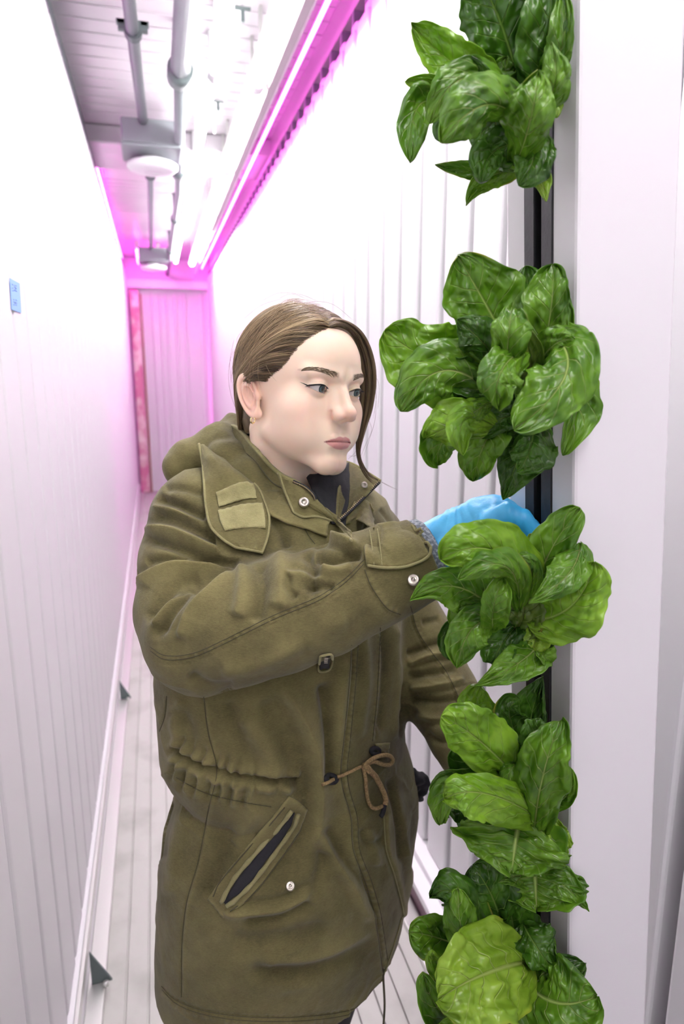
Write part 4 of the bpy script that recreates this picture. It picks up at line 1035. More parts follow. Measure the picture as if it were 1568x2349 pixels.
# ================================================================ the parka
def fabric(name, col, light, scale=1.0, bump=.5):
    m = bpy.data.materials.new(name); m.use_nodes = True; nt = m.node_tree; N = nt.nodes; L = nt.links
    b = N['Principled BSDF']; b.inputs['Roughness'].default_value = .85; b.inputs['Specular IOR Level'].default_value = .2
    b.inputs['Sheen Weight'].default_value = .12; b.inputs['Sheen Roughness'].default_value = .5
    tc = N.new('ShaderNodeTexCoord')
    n1 = N.new('ShaderNodeTexNoise'); n1.inputs['Scale'].default_value = 9*scale; n1.inputs['Detail'].default_value = 6; n1.inputs['Roughness'].default_value = .65; L.new(tc.outputs['Object'], n1.inputs['Vector'])
    mp = N.new('ShaderNodeMapping'); mp.inputs['Scale'].default_value = (160, 160, 700); L.new(tc.outputs['Object'], mp.inputs[0])
    n2 = N.new('ShaderNodeTexNoise'); n2.inputs['Scale'].default_value = 1.6; n2.inputs['Detail'].default_value = 3; L.new(mp.outputs[0], n2.inputs['Vector'])
    r1 = N.new('ShaderNodeMapRange'); r1.inputs[1].default_value = .3; r1.inputs[2].default_value = .7; L.new(n1.outputs['Fac'], r1.inputs[0])
    ad = N.new('ShaderNodeMath'); ad.operation = 'MULTIPLY_ADD'; ad.inputs[1].default_value = .55; L.new(n2.outputs['Fac'], ad.inputs[0])
    sc_ = N.new('ShaderNodeMath'); sc_.operation = 'MULTIPLY_ADD'; sc_.inputs[1].default_value = .55; sc_.inputs[2].default_value = -.10; L.new(r1.outputs[0], sc_.inputs[0]); L.new(sc_.outputs[0], ad.inputs[2])
    wr = N.new('ShaderNodeAttribute'); wr.attribute_name = 'wear_and_shade'
    a2 = N.new('ShaderNodeMath'); a2.operation = 'ADD'; a2.use_clamp = True; L.new(ad.outputs[0], a2.inputs[0]); L.new(wr.outputs['Fac'], a2.inputs[1])
    mx = N.new('ShaderNodeMix'); mx.data_type = 'RGBA'; mx.inputs[6].default_value = (*col, 1); mx.inputs[7].default_value = (*light, 1); L.new(a2.outputs[0], mx.inputs[0]); L.new(mx.outputs[2], b.inputs['Base Color'])
    mp2 = N.new('ShaderNodeMapping'); mp2.inputs['Rotation'].default_value = (.3, .5, .78); mp2.inputs['Scale'].default_value = (900, 900, 900); L.new(tc.outputs['Object'], mp2.inputs[0])
    wv = N.new('ShaderNodeTexNoise'); wv.inputs['Scale'].default_value = 1.0; L.new(mp2.outputs[0], wv.inputs['Vector'])
    n3 = N.new('ShaderNodeTexNoise'); n3.inputs['Scale'].default_value = 55; n3.inputs['Detail'].default_value = 4; L.new(tc.outputs['Object'], n3.inputs['Vector'])
    h = N.new('ShaderNodeMath'); h.operation = 'MULTIPLY_ADD'; h.inputs[1].default_value = 3.0; L.new(n3.outputs['Fac'], h.inputs[0]); L.new(wv.outputs['Fac'], h.inputs[2])
    bp = N.new('ShaderNodeBump'); bp.inputs['Strength'].default_value = bump; bp.inputs['Distance'].default_value = .0009; L.new(h.outputs[0], bp.inputs['Height']); L.new(bp.outputs[0], b.inputs['Normal'])
    return m
M_coat = fabric('olive_twill', (.036, .031, .010), (.205, .185, .074))
M_coat_edge = fabric('olive_twill_edge', (.14, .13, .05), (.33, .31, .15))
M_velcro = fabric('olive_velcro', (.17, .16, .065), (.34, .32, .15), 6, 1.0)
M_dark = mat('black_lining', (.012, .013, .016), .9, bump=(300, .5, .001))
M_knit = mat('grey_knit', (.10, .12, .14), .95, var=(260, (.28, .31, .34), .45, .6), bump=(300, 1, .001))
M_thread = mat('dark_thread', (.055, .050, .022), .8)
M_snap = mat('snap_metal', (.62, .58, .50), .28, metal=.9)
M_brass = mat('brass_teeth', (.50, .40, .22), .35, metal=.9)
M_cord = mat('tan_cord', (.20, .135, .055), .85, var=(420, (.30, .21, .09), .45, .55), bump=(450, .8, .0008))

TD = .985                                     # horizontal distance of the torso axis
def vp(x, y, D=TD): return at(x, y, D)
TROWS = [(1095, 520, 800), (1125, 470, 845), (1160, 420, 885), (1200, 385, 905), (1260, 366, 915), (1340, 356, 922), (1430, 352, 927), (1520, 353, 929), (1600, 358, 929), (1670, 364, 931), (1712, 388, 932), (1735, 406, 932), (1760, 394, 940), (1830, 371, 962), (1900, 363, 966), (1990, 358, 953), (2080, 356, 940), (2160, 356, 926), (2220, 357, 914), (2275, 364, 902), (2310, 372, 893)]
TZ, TC, TE = [], [], []
for y, xl, xr in TROWS:
    a, b_ = vp(xl, y), vp(xr, y)
    TZ.append((a[2]+b_[2])/2); TC.append((a+b_)/2); TE.append(np.linalg.norm((a-b_)[:2])/2)
TZ = np.array(TZ)[::-1]; TC = np.array(TC)[::-1]; TE = np.array(TE)[::-1]*.95; TC = TC+rt*.011
PHI = math.radians(50)
_fa = -fh*math.cos(PHI)+rt*math.sin(PHI); TF = _fa/np.linalg.norm(_fa)      # the way the chest faces
TL = np.array([TF[1], -TF[0], 0.0])                                           # across the chest
RHO = .76; EXT = math.sqrt(math.cos(PHI)**2+(RHO*math.sin(PHI))**2)
ZBOT = TZ[0]+.150
def torso_sdf(p):
    z = p[:, 2]
    cx = np.interp(z, TZ, TC[:, 0]); cy = np.interp(z, TZ, TC[:, 1]); e = np.interp(z, TZ, TE)
    a = e/EXT; b = a*RHO
    qx = (p[:, 0]-cx)*TL[0]+(p[:, 1]-cy)*TL[1]; qy = (p[:, 0]-cx)*TF[0]+(p[:, 1]-cy)*TF[1]
    k0 = np.sqrt((qx/a)**2+(qy/b)**2)+1e-6; k1 = np.sqrt((qx/a/a)**2+(qy/b/b)**2)+1e-6
    d = k0*(k0-1)/k1
    return d.astype(np.float32)
SLV_R = [(466, 1195, .935, .076), (448, 1300, .885, .073), (440, 1400, .825, .071), (464, 1458, .785, .071), (545, 1440, .765, .068), (640, 1415, .76, .0665), (740, 1380, .76, .0625), (830, 1338, .77, .0585), (890, 1312, .78, .055), (960, 1285, .79, .0525)]
SLV_L = [(845, 1245, 1.10, .064), (905, 1370, 1.09, .064), (960, 1480, 1.06, .062), (1015, 1600, 1.0, .058), (1060, 1690, .94, .05), (1105, 1775, .88, .043)]
def chain(p, S):
    Q = [(np.array(at(x, y, D)), r) for x, y, D, r in S]; d = None
    for (a, ra), (b, rb) in zip(Q[:-1], Q[1:]):
        c = cap(p, a, b, ra, rb); d = c if d is None else smin(d, c, .012)
    return d
A_e, B_e = at(*SLV_R[-2][:3]), at(*SLV_R[-1][:3]); cut_n = (B_e-A_e)/np.linalg.norm(B_e-A_e); cut_p = B_e+cut_n*.004
LA_e, LB_e = at(*SLV_L[-2][:3]), at(*SLV_L[-1][:3]); lcut_n = (LB_e-LA_e)/np.linalg.norm(LB_e-LA_e)
def sleeve_r(p): return np.maximum(chain(p, SLV_R), (p-cut_p.astype(np.float32))@cut_n.astype(np.float32))
def sleeve_l(p): return np.maximum(chain(p, SLV_L), (p-LB_e.astype(np.float32))@lcut_n.astype(np.float32))
NB = hw((0, -3.6, -13.0))
def coat_sdf(p):
    p = p.astype(np.float32)
    t = torso_sdf(p)
    t = np.maximum(t, p[:, 2]-(TZ[-1]-.004))
    r = sleeve_r(p); l = sleeve_l(p)
    # gentle gathers all round the waist
    d = smin(t, l, .03)
    k = np.clip((p[:, 2]-1.22)/.10, 0, 1)*.045+.006
    d = smin(d, r, k)
    d = np.maximum(d, (ZBOT-p[:, 2]))
    # open at the neck and hollow at the hem
    nk = cap(p, NB-np.array([0, 0, .02]), NB+np.array([0, 0, .2]), .062, .075)
    d = smax(d, -nk, .012)
    return d
lo = [-.25, .60, ZBOT-.03]; hi = [.62, 1.36, 1.50]
V, Fc = sculpt(coat_sdf, lo, hi, .0042, margin=2.0, project=1)
# one smoothing subdivision so that folds and seams can be cut in
def subdivide(V, F):
    e = np.sort(np.concatenate([F[:, [0, 1]], F[:, [1, 2]], F[:, [2, 3]], F[:, [3, 0]]]), axis=1)
    key = e[:, 0].astype(np.int64)*len(V)+e[:, 1]
    uq, inv = np.unique(key, return_inverse=True)
    em = (V[uq//len(V)]+V[uq % len(V)])*.5
    fm = V[F].mean(1); n = len(V); m = len(uq); k = len(F)
    inv = inv.reshape(4, k)+n; c = np.arange(k)+n+m
    Fn = np.concatenate([np.stack([F[:, i], inv[i], c, inv[(i-1) % 4]], 1) for i in range(4)])
    return np.vstack([V, em, fm]), Fn
V, Fc = subdivide(V.astype(np.float64), Fc)
def relax(V, F, it=2, w=.5):
    """smooth by edge neighbours"""
    E = np.concatenate([F[:, [0, 1]], F[:, [1, 2]], F[:, [2, 3]], F[:, [3, 0]]])
    deg = np.bincount(E.ravel(), minlength=len(V)).astype(float)
    for _ in range(it):
        S = np.zeros_like(V)
        for a in range(3):
            S[:, a] = np.bincount(E[:, 0], V[E[:, 1], a], len(V))+np.bincount(E[:, 1], V[E[:, 0], a], len(V))
        V = V*(1-w)+w*S/deg[:, None]
    return V
V = relax(V, Fc, 2, .5)
def vnormals(V, F):
    n = np.cross(V[F[:, 2]]-V[F[:, 0]], V[F[:, 3]]-V[F[:, 1]])
    N_ = np.zeros_like(V)
    for i in range(4):
        for a in range(3): N_[:, a] += np.bincount(F[:, i], n[:, a], len(V))
    return N_/(np.linalg.norm(N_, axis=1)[:, None]+1e-12)
Nr = vnormals(V, Fc)
f32 = V.astype(np.float32)
dr_, dt_, dl_ = sleeve_r(f32), np.maximum(torso_sdf(f32), f32[:, 2]-TZ[-1]), sleeve_l(f32)
isR = dr_ < np.minimum(dt_, dl_)+.004; isL = (dl_ < dt_) & ~isR; isT = ~isR & ~isL
px, py, pz = proj(V)
facing = np.einsum('ij,ij->i', Nr, CAM-V) > -.02*np.linalg.norm(CAM-V, axis=1)
disp = np.zeros(len(V)); wear_and_shade = np.zeros(len(V))
def stroke(tag_, pts, w, amp, kind='g', puck=0., pf=.35, n=60, fade=.12, wear_shade=0., rag=1.0):
    """pull the cloth along a line: pts in photo pixels, w half width px, amp in mm"""
    sel = {'R': isR, 'T': isT, 'L': isL, 'A': isR | isT | isL}[tag_] & facing
    q = spline(pts, n); x0, y0 = q.min(0)-w*3.2; x1, y1 = q.max(0)+w*3.2
    ii = np.nonzero(sel & (px > x0) & (px < x1) & (py > y0) & (py < y1))[0]
    if not len(ii): return
    P = np.stack([px[ii], py[ii]], 1)
    best = np.full(len(ii), 1e9); sd = np.zeros(len(ii)); sp = np.zeros(len(ii)); L_ = 0
    tot = np.linalg.norm(np.diff(q, axis=0), axis=1).sum()
    for a, b in zip(q[:-1], q[1:]):
        ab = b-a; l = np.linalg.norm(ab)+1e-9
        t = np.clip((P-a)@ab/(l*l), 0, 1); dv = P-a-t[:, None]*ab; dd = np.linalg.norm(dv, axis=1)
        m = dd < best; best[m] = dd[m]; sd[m] = (np.sign(ab[0]*dv[:, 1]-ab[1]*dv[:, 0])*dd)[m]; sp[m] = (L_+t*l)[m]; L_ += l
    u = sp/tot; f_ = np.clip(np.minimum(u, 1-u)/fade, 0, 1) if fade else 1.0
    f_ = f_*f_*(3-2*f_) if fade else f_
    if kind == 'g': pr = np.exp(-(best/w)**2)
    elif kind == 'c':   # creased ridge: sharp top, hollow on its lower side
        pr = np.exp(-(best/w)**1.3)-.55*np.exp(-((sd-1.1*w)/(.8*w))**2)
    elif kind == 's':   # one layer lying over the other; the raised one is on the left of the line's direction
        pr = (1/(1+np.exp(np.clip(sd/(w*.16), -30, 30))))*np.exp(-(np.minimum(sd, 0)/(w*2.2))**2)-.35*np.exp(-((sd-.3*w)/(.35*w))**2)
    if puck: pr = pr*(1+puck*np.sin(sp*pf+3*noise2(sp*.05, sp*0+w, 7))*(1+.6*noise2(sp*.11, sp*0, 3)))
    disp[ii] += amp*((.00195 if tag_ == 'R' else .00165) if abs(amp) >= 2.4 else .0011)*f_*pr
    if wear_shade: wear_and_shade[ii] += wear_shade*f_*np.exp(-(best/(w*1.2))**2)*(1 if not puck else (1+.8*np.sin(sp*pf+1)))
# ---- folds of the near sleeve
for pts, w, a, k in [
    ([(556, 1290), (489, 1284), (429, 1262), (355, 1240), (322, 1236)], 13, -6.5, 'g'),
    ([(548, 1300), (480, 1322), (429, 1353), (384, 1413), (356, 1470)], 13, -7, 'g'),
    ([(540, 1262), (479, 1226), (404, 1190), (345, 1182)], 12, -5, 'g'),
    ([(479, 1184), (409, 1156), (355, 1140)], 11, -4.5, 'g'),
    ([(470, 1132), (410, 1118), (370, 1120)], 10, -3, 'g'),
    ([(548, 1278), (470, 1248), (390, 1215), (326, 1212)], 12, 5, 'c'),
    ([(548, 1294), (478, 1300), (400, 1300), (330, 1330), (318, 1352)], 15, 6.5, 'c'),
    ([(540, 1306), (490, 1350), (440, 1405), (410, 1470)], 16, 5.5, 'c'),
    ([(470, 1206), (400, 1172), (345, 1160)], 11, 4, 'c'),
    ([(460, 1316), (404, 1340), (362, 1385), (334, 1425)], 10, -4, 'g'),
    ([(440, 1345), (390, 1382), (350, 1440)], 11, 4, 'c'),
    ([(332, 1290), (380, 1280), (430, 1284)], 9, -3, 'g'),
    ([(556, 1296), (560, 1350), (548, 1420)], 20, 5, 'g'),
    ([(590, 1290), (600, 1350), (585, 1430)], 18, -4, 'g'),
    ([(640, 1262), (650, 1330), (640, 1400)], 22, 4.5, 'g'),
    ([(700, 1262), (716, 1310), (712, 1360)], 13, -5, 'g'),
    ([(706, 1246), (736, 1232), (775, 1240), (826, 1262)], 12, 7, 'c'),
    ([(722, 1268), (752, 1280), (800, 1272), (834, 1270)], 12, -7, 'g'),
    ([(732, 1300), (770, 1310), (812, 1300)], 11, 4, 'g'),
    ([(740, 1330), (690, 1318), (660, 1326)], 12, 3.5, 'c'),
    ([(770, 1350), (740, 1345), (700, 1362)], 10, -3.5, 'g'),
    ([(680, 1375), (660, 1350), (668, 1320)], 10, -3, 'g'),
    ([(800, 1420), (740, 1440), (700, 1490)], 24, 2.3, 'g'),
    ([(860, 1400), (800, 1450), (770, 1490)], 20, -2, 'g'),
    ([(500, 1540), (600, 1520), (700, 1470)], 20, 3, 'g'),
    ([(430, 1545), (480, 1575), (540, 1575)], 14, -3, 'g'),
]: stroke('R', pts, w, a, k)
SEAM_R = [(344, 1498), (380, 1518), (444, 1512), (519, 1479), (628, 1425), (718, 1388), (757, 1366), (797, 1336), (834, 1298)]
stroke('R', SEAM_R, 5, -1.6, 's', .0, n=90, wear_shade=.0)
stroke('R', [(x+2, y-9) for x, y in SEAM_R], 6, .9, 'g', .9, .30, n=90, wear_shade=.13)
stroke('R', [(x, y+5) for x, y in SEAM_R], 3, -1.4, 'g', n=90)
stroke('R', [(838, 1298), (856, 1340), (890, 1390), (925, 1408)], 7, .8, 'g', .8, .4, wear_shade=.12)
stroke('R', [(828, 1300), (846, 1345), (880, 1398), (916, 1416)], 3, -1.2)
# ---- torso
SEAM_T = [(467, 1599), (477, 1681), (497, 1768), (479, 1851), (455, 1972), (428, 2069), (417, 2166), (416, 2287)]
stroke('T', SEAM_T, 3.2, -1.2, fade=.02, n=90); stroke('T', [(x+5, y) for x, y in SEAM_T], 4, .7, fade=.02, n=90, wear_shade=.12)
stroke('T', [(382, 1595), (378, 1640), (364, 1680)], 3, -1.3)
for pts, w, a, k in [
    ([(640, 1560), (690, 1640), (722, 1720), (732, 1800), (730, 1880), (712, 1960)], 24, 8, 'c'),
    ([(740, 1560), (752, 1640), (757, 1720), (754, 1800)], 15, -9, 'g'),
    ([(600, 1600), (650, 1690), (680, 1770), (690, 1840)], 22, -5, 'g'),
    ([(560, 1640), (610, 1720), (640, 1780)], 20, 4, 'g'),
    ([(520, 1600), (545, 1680), (580, 1760)], 18, -3, 'g'),
    ([(790, 1500), (778, 1600), (768, 1700), (764, 1760)], 10, 5, 'g'),
    ([(741, 1890), (785, 1965), (833, 2026), (862, 2100)], 14, -6, 'g'),
    ([(735, 1905), (770, 1975), (812, 2040), (845, 2120)], 18, 5, 'c'),
    ([(730, 2035), (650, 2078), (560, 2092), (500, 2088)], 15, 5.5, 'c'),
    ([(720, 2066), (640, 2108), (550, 2118)], 14, -5, 'g'),
    ([(745, 1950), (726, 2030), (700, 2060)], 16, -4, 'g'),
    ([(591, 2205), (736, 2190), (857, 2128)], 20, 4, 'c'),
    ([(560, 2230), (700, 2232), (850, 2180)], 18, -4, 'g'),
    ([(520, 2160), (640, 2150), (760, 2120)], 22, -3, 'g'),
    ([(430, 1860), (400, 1950), (392, 2060)], 20, 4, 'g'),
    ([(395, 1830), (378, 1900), (372, 1980)], 14, -3, 'g'),
    ([(540, 1900), (500, 1990), (470, 2060)], 20, -3, 'g'),
    ([(590, 1850), (560, 1900), (530, 1940)], 18, 3, 'g'),
    ([(880, 1420), (884, 1540), (872, 1690)], 8, -5, 'g'),
    ([(902, 1420), (908, 1560), (904, 1700)], 9, 4.5, 'g'),
    ([(922, 1560), (915, 1640), (918, 1700)], 6, -3, 'g'),
    ([(830, 1420), (838, 1560), (822, 1700)], 12, 3, 'g'),
    ([(905, 1800), (925, 1900), (938, 2010), (936, 2080)], 9, 4, 'c'),
    ([(890, 1780), (915, 1880), (920, 1990)], 9, -4, 'g'),
    ([(950, 1850), (946, 1930), (942, 2000)], 6, -2.5, 'g'),
    ([(840, 1900), (860, 1960), (862, 1990)], 12, 3, 'g'),
    ([(826, 1900), (842, 1935), (884, 1925)], 9, -2.5, 'g'),
    ([(400, 1620), (430, 1660), (440, 1710)], 16, -3, 'g'),
    ([(420, 1600), (400, 1660), (410, 1700)], 12, 3, 'g'),
    ([(620, 1185), (650, 1225), (660, 1260)], 12, -4, 'g'),
    ([(690, 1200), (720, 1250)], 5, -2, 'g'),
    ([(845, 1190), (838, 1215), (842, 1240)], 6, -3, 'g'),
    ([(870, 1165), (890, 1190), (905, 1210)], 6, -2.5, 'g'),
]: stroke('T', pts, w, a, k)
WAIST = [(386, 1712), (420, 1735), (460, 1757), (533, 1778), (590, 1787), (652, 1792), (700, 1798)]
stroke('T', WAIST, 8, -4.6, fade=.04, wear_shade=-.2); stroke('T', [(x, y+17) for x, y in WAIST], 12, 3.6, 'g', .55, .16, fade=.05)  # groove also darkened in the colour, as shade
stroke('T', [(x, y-16) for x, y in WAIST], 12, 3.6, 'g', .5, .13, fade=.05)
for x, y in ((404, 1742), (428, 1755), (455, 1770), (486, 1782), (508, 1788), (536, 1796), (568, 1800)):
    stroke('T', [(x, y), (x-8, y+24), (x-18, y+(40+x*7 % 38))], 7, -3.0, 'g', fade=.35); stroke('T', [(x+11, y), (x+4, y+22), (x-6, y+(36+x*5 % 34))], 7, 2.8, 'g', fade=.35)
    stroke('T', [(x+4, y-14), (x+12, y-36), (x+15, y-62)], 5, -2.5, 'g', fade=.4)
CASE = [(404, 1783), (436, 1802), (479, 1822), (552, 1839), (622, 1851)]
stroke('T', CASE, 3, -1.1, 'g', .6, .5, fade=.02)
PL_L = [(806, 1480), (799, 1584), (787, 1705), (781, 1764), (786, 1812), (804, 1875), (809, 1948), (836, 2020), (857, 2093), (872, 2190), (882, 2270)]
PL_R = [(872, 1440), (865, 1584), (854, 1700)]
PL_R2 = [(879, 1860), (886, 1948), (906, 2011), (925, 2093), (930, 2166), (911, 2239), (898, 2275)]
stroke('T', [(x, y) for x, y in PL_L[::-1]], 7, 3.5, 's', fade=.02, n=120); stroke('T', [(x+10, y) for x, y in PL_L], 4, .9, 'g', .8, .45, fade=.02, n=120, wear_shade=.14); stroke('T', [(x-3, y) for x, y in PL_L], 2.5, -1.6, fade=.02, n=120)
stroke('T', PL_R, 4, .9, 'g', .7, .45, fade=.02, wear_shade=.12); stroke('T', [(x+8, y) for x, y in PL_R], 3, -1.8, fade=.02)
stroke('T', PL_R2, 6, 3, 's', fade=.03, wear_shade=.15); stroke('T', [(x-6, y) for x, y in PL_R2], 3, -.8, fade=.02)
HEM = [(370, 2262), (400, 2292), (450, 2314), (520, 2328), (600, 2334), (700, 2332), (800, 2318), (885, 2284)]
stroke('T', HEM, 4, -1.3, 'g', .5, .4, fade=.01, n=100); stroke('T', [(x, y+12) for x, y in HEM], 7, 1.2, 'g', .8, .28, fade=.01, n=100)
# ---- far sleeve
for pts, w, a, k in [
    ([(928, 1504), (986, 1480), (1030, 1468)], 9, -5, 'g'), ([(930, 1525), (990, 1505), (1050, 1500)], 9, 4.5, 'c'),
    ([(932, 1552), (990, 1545), (1050, 1530)], 9, -4.5, 'g'), ([(935, 1580), (1000, 1575), (1070, 1556)], 9, 4, 'c'),
    ([(935, 1600), (1000, 1608), (1060, 1600)], 9, -4, 'g'), ([(950, 1640), (1010, 1650), (1060, 1630)], 10, 3, 'c'),
    ([(965, 1430), (1010, 1420)], 8, -3, 'g'), ([(975, 1680), (1010, 1700), (1040, 1690)], 8, -3, 'g')]: stroke('L', pts, w, a, k)
SEAM_L = [(937, 1395), (955, 1454), (991, 1508), (1018, 1544), (1045, 1599), (1062, 1650)]
stroke('L', SEAM_L, 2.4, -1.2, fade=.02); stroke('L', [(x+6, y-2) for x, y in SEAM_L], 4, .8, 'g', .7, .5, fade=.02, wear_shade=.12)
# soft irregularity of washed cotton everywhere
_w = noise3(V*np.array([14, 14, 26.]), 11)
disp += .0012*noise3(V*20, 1)+.0022*(np.clip(1-np.abs(_w)*3.2, 0, 1)**2-.2)*np.clip(noise3(V*8, 12)+.4, 0, 1)+.0005*noise3(V*60, 2)
Nf = Nr.copy()
Vc = V+Nf*disp[:, None]
coat = mesh_obj('coat', Vc, Fc, M_coat, person)
Nv = vnormals(Vc, Fc)
set_attr(coat, 'wear_and_shade', np.clip(wear_and_shade+np.clip(disp*30, -.18, .22), -.35, .5))  # seam wear, plus painted fold light: ridges lighter, hollows darker
BV = BVHTree.FromPolygons([tuple(v) for v in Vc], [tuple(f) for f in Fc.tolist()])
_bv = np.empty(len(body.data.vertices)*3, np.float32); body.data.vertices.foreach_get('co', _bv); _bv = _bv.reshape(-1, 3)+parent_origin(person)
BB = BVHTree.FromPolygons([tuple(v) for v in _bv.tolist()], [tuple(p.vertices) for p in body.data.polygons])
def drape(x, y, off=.0015, want=None):
    """point on the coat seen at pixel x, y, lifted by off metres along the cloth's normal"""
    d = ray(x, y); d = d/np.linalg.norm(d)
    h, n, i, t = BV.ray_cast(Vector(CAM), Vector(d))
    if h is None or t > 1.6:
        bst = None
        for t_ in np.linspace(.6, 1.3, 60):
            r_ = BV.find_nearest(Vector(CAM+d*t_), .08)
            if r_[0] is not None and (bst is None or r_[3] < bst[3]): bst = r_
        if bst is None: return None
        h, n, i, t = bst
    n = np.array(n); n = n if n@(-d) > 0 else -n
    n = n*.5-d*.5; n /= np.linalg.norm(n)
    return np.array(h)+n*off
def drape_line(pts, off=.0015, n=60, closed=False):
    q = spline(pts, n); P = [drape(x, y, off) for x, y in q]; P = [p for p in P if p is not None]
    P = np.array(P)
    if len(P) > 5 and not closed:
        P[1:-1] = .25*P[:-2]+.5*P[1:-1]+.25*P[2:]
    return P
def stitch(name, pts, r=.0011, off=.0008, m=None, n=70, parent=None, spl=True):
    P = drape_line(pts, off, n)
    if len(P) < 3: return
    b = MB(); b.tube(P, r, 6); return b.obj(name, m or M_coat_edge, parent or coat, True)
def coat_D(x, y, skin=True):
    d = ray(x, y); h, n, i, t = BV.ray_cast(Vector(CAM), Vector(d/np.linalg.norm(d)))
    a = 9.0 if h is None else float((np.array(h)-CAM)@fh)
    h, n, i, t = BB.ray_cast(Vector(CAM), Vector(d/np.linalg.norm(d)))
    return a if h is None or not skin else min(a, float((np.array(h)-CAM)@fh))
def surf(rows, drapeoff=None, skin=True):
    """smooth surface through a grid of (x, y, D) photo points -> function of (u, v)"""
    if drapeoff is None:
        G = np.array([[at(c[0], c[1], min(c[2], coat_D(c[0], c[1], skin)-.0065)) for c in r] for r in rows])
    else:
        G = np.array([[drape(c[0], c[1], c[2]*.001) for c in r] for r in rows])
    return G
def grid_eval(G, nu, nv):
    A = np.array([spline(r, nv) for r in G])
    return np.array([spline(A[:, j], nu) for j in range(nv)]).transpose(1, 0, 2)
def sheet(name, X, m, parent, thick=.0022, rug=0., seed=0, attr=.0, off=0.):
    nu, nv, _ = X.shape
    du = np.gradient(X, axis=0); dv = np.gradient(X, axis=1); n = np.cross(du, dv); n /= np.linalg.norm(n, axis=2, keepdims=True)+1e-12
    if (n[nu//2, nv//2]@(CAM-X[nu//2, nv//2])) < 0: n = -n
    uu, vv = np.meshgrid(np.linspace(0, 1, nu), np.linspace(0, 1, nv), indexing='ij')
    X = X+n*(off+rug*(noise2(uu*5+seed, vv*4+seed*2, seed)+.5*noise2(uu*13+seed, vv*11, seed+1)))[..., None]
    e_ = np.minimum(np.minimum(uu, 1-uu)*nu, np.minimum(vv, 1-vv)*nv)
    # edge puckers where it is hemmed
    X = X+n*(.0006*np.sin((uu*nu+vv*nv)*1.1)*np.exp(-(e_/2.5)**2))[..., None]
    T = X+n*thick*.5*np.clip(e_/1.5+.35, 0, 1)[..., None]; Bk = X-n*thick*.5
    V_ = np.concatenate([T.reshape(-1, 3), Bk.reshape(-1, 3)]); N0 = nu*nv
    q = np.arange(N0).reshape(nu, nv)
    f = np.stack([q[:-1, :-1], q[1:, :-1], q[1:, 1:], q[:-1, 1:]], -1).reshape(-1, 4)
    rim = np.concatenate([q[0, :], q[1:, -1], q[-1, :-1][::-1], q[1:-1, 0][::-1]]); rn = np.roll(rim, -1)
    Fa = np.concatenate([f, f[:, ::-1]+N0, np.stack([rim, rn, rn+N0, rim+N0], 1)])
    o = mesh_obj(name, V_, Fa, m, parent); set_attr(o, 'wear_and_shade', np.tile((attr+.30*np.exp(-(e_/2.2)**2)).ravel(), 2))
    return o
def snap(x, y, r, off=.003, m=None, ring=False, D=None, parent=None, label=None):
    p = drape(x, y, off) if D is None else at(x, y, D)
    n = CAM-p; n /= np.linalg.norm(n); n = n*.8+np.array([0, 0, .25])
    n /= np.linalg.norm(n); a = np.cross(n, [0, 0, 1.]); a /= np.linalg.norm(a); b2 = np.cross(n, a)
    prof = [(0.0, .0030), (.22, .0030), (.30, .0014), (.55, .0010), (.72, .0022), (.92, .0018), (1.0, .0), (1.0, -.003)]
    if ring: prof = [(.0, .0002), (.38, .0002), (.42, .0018), (.7, .0024), (.95, .0015), (1.0, -.002)]
    V_, k = [], 24
    for rr, h in prof:
        for i in range(k): t_ = 2*math.pi*i/k; V_.append(p+(a*math.cos(t_)+b2*math.sin(t_))*rr*r+n*h)
    Fa = [(i*k+j, (i+1)*k+j, (i+1)*k+(j+1) % k, i*k+(j+1) % k) for i in range(len(prof)-1) for j in range(k)]
    return mesh_obj('snap_button', V_, Fa, m or M_snap, parent or coat)
# cut seams traced with raised thread
for P_, r_ in ((PL_R2, .0011),): stitch('seam', P_, r_, .0012)
for P_ in (SEAM_T, CASE, PL_L, [(x+15, y) for x, y in PL_L], PL_R, HEM, [(x+2, y+9) for x, y in HEM], [(382, 1597), (378, 1640), (366, 1678)], [(x+4, y-5) for x, y in SEAM_L], [(692, 1200), (706, 1226), (722, 1248)]):
    stitch('stitching', P_, .00055, .0004, M_thread, 110)
for P_ in ([(x, y-5) for x, y in SEAM_R], [(x, y-14) for x, y in SEAM_R], [(836, 1306), (852, 1346), (886, 1394), (918, 1410)]):
    stitch('stitching', P_, .0005, .0004, M_thread, 110)
# pocket on the near hip
pk = surf([[(662, 1826, 1.5), (684, 1838, 1.5), (706, 1858, 1.5)], [(625, 1872, 1.6), (652, 1893, 1.6), (680, 1914, 1.6)], [(570, 1937, 1.6), (600, 1962, 1.6), (630, 1988, 1.6)], [(514, 2008, 1.6), (545, 2032, 1.6), (574, 2058, 1.6)], [(476, 2062, 1.5), (494, 2084, 1.5), (512, 2106, 1.5)]], 1)
PX = grid_eval(pk, 60, 20); pocket = sheet('pocket', PX, M_coat, coat, .0028, .0006, 4, .05)
sl = surf([[(673, 1862, 4), (674, 1863, 4), (675, 1864, 4)], [(648, 1893, 4), (654, 1898, 4), (660, 1903, 4)], [(598, 1952, 4), (606, 1960, 4), (614, 1968, 4)], [(546, 2014, 4), (555, 2022, 4), (566, 2032, 4)], [(513, 2068, 4), (515, 2070, 4), (517, 2073, 4)]], 1)
sheet('pocket_opening', grid_eval(sl, 40, 8), M_dark, coat, .0016)
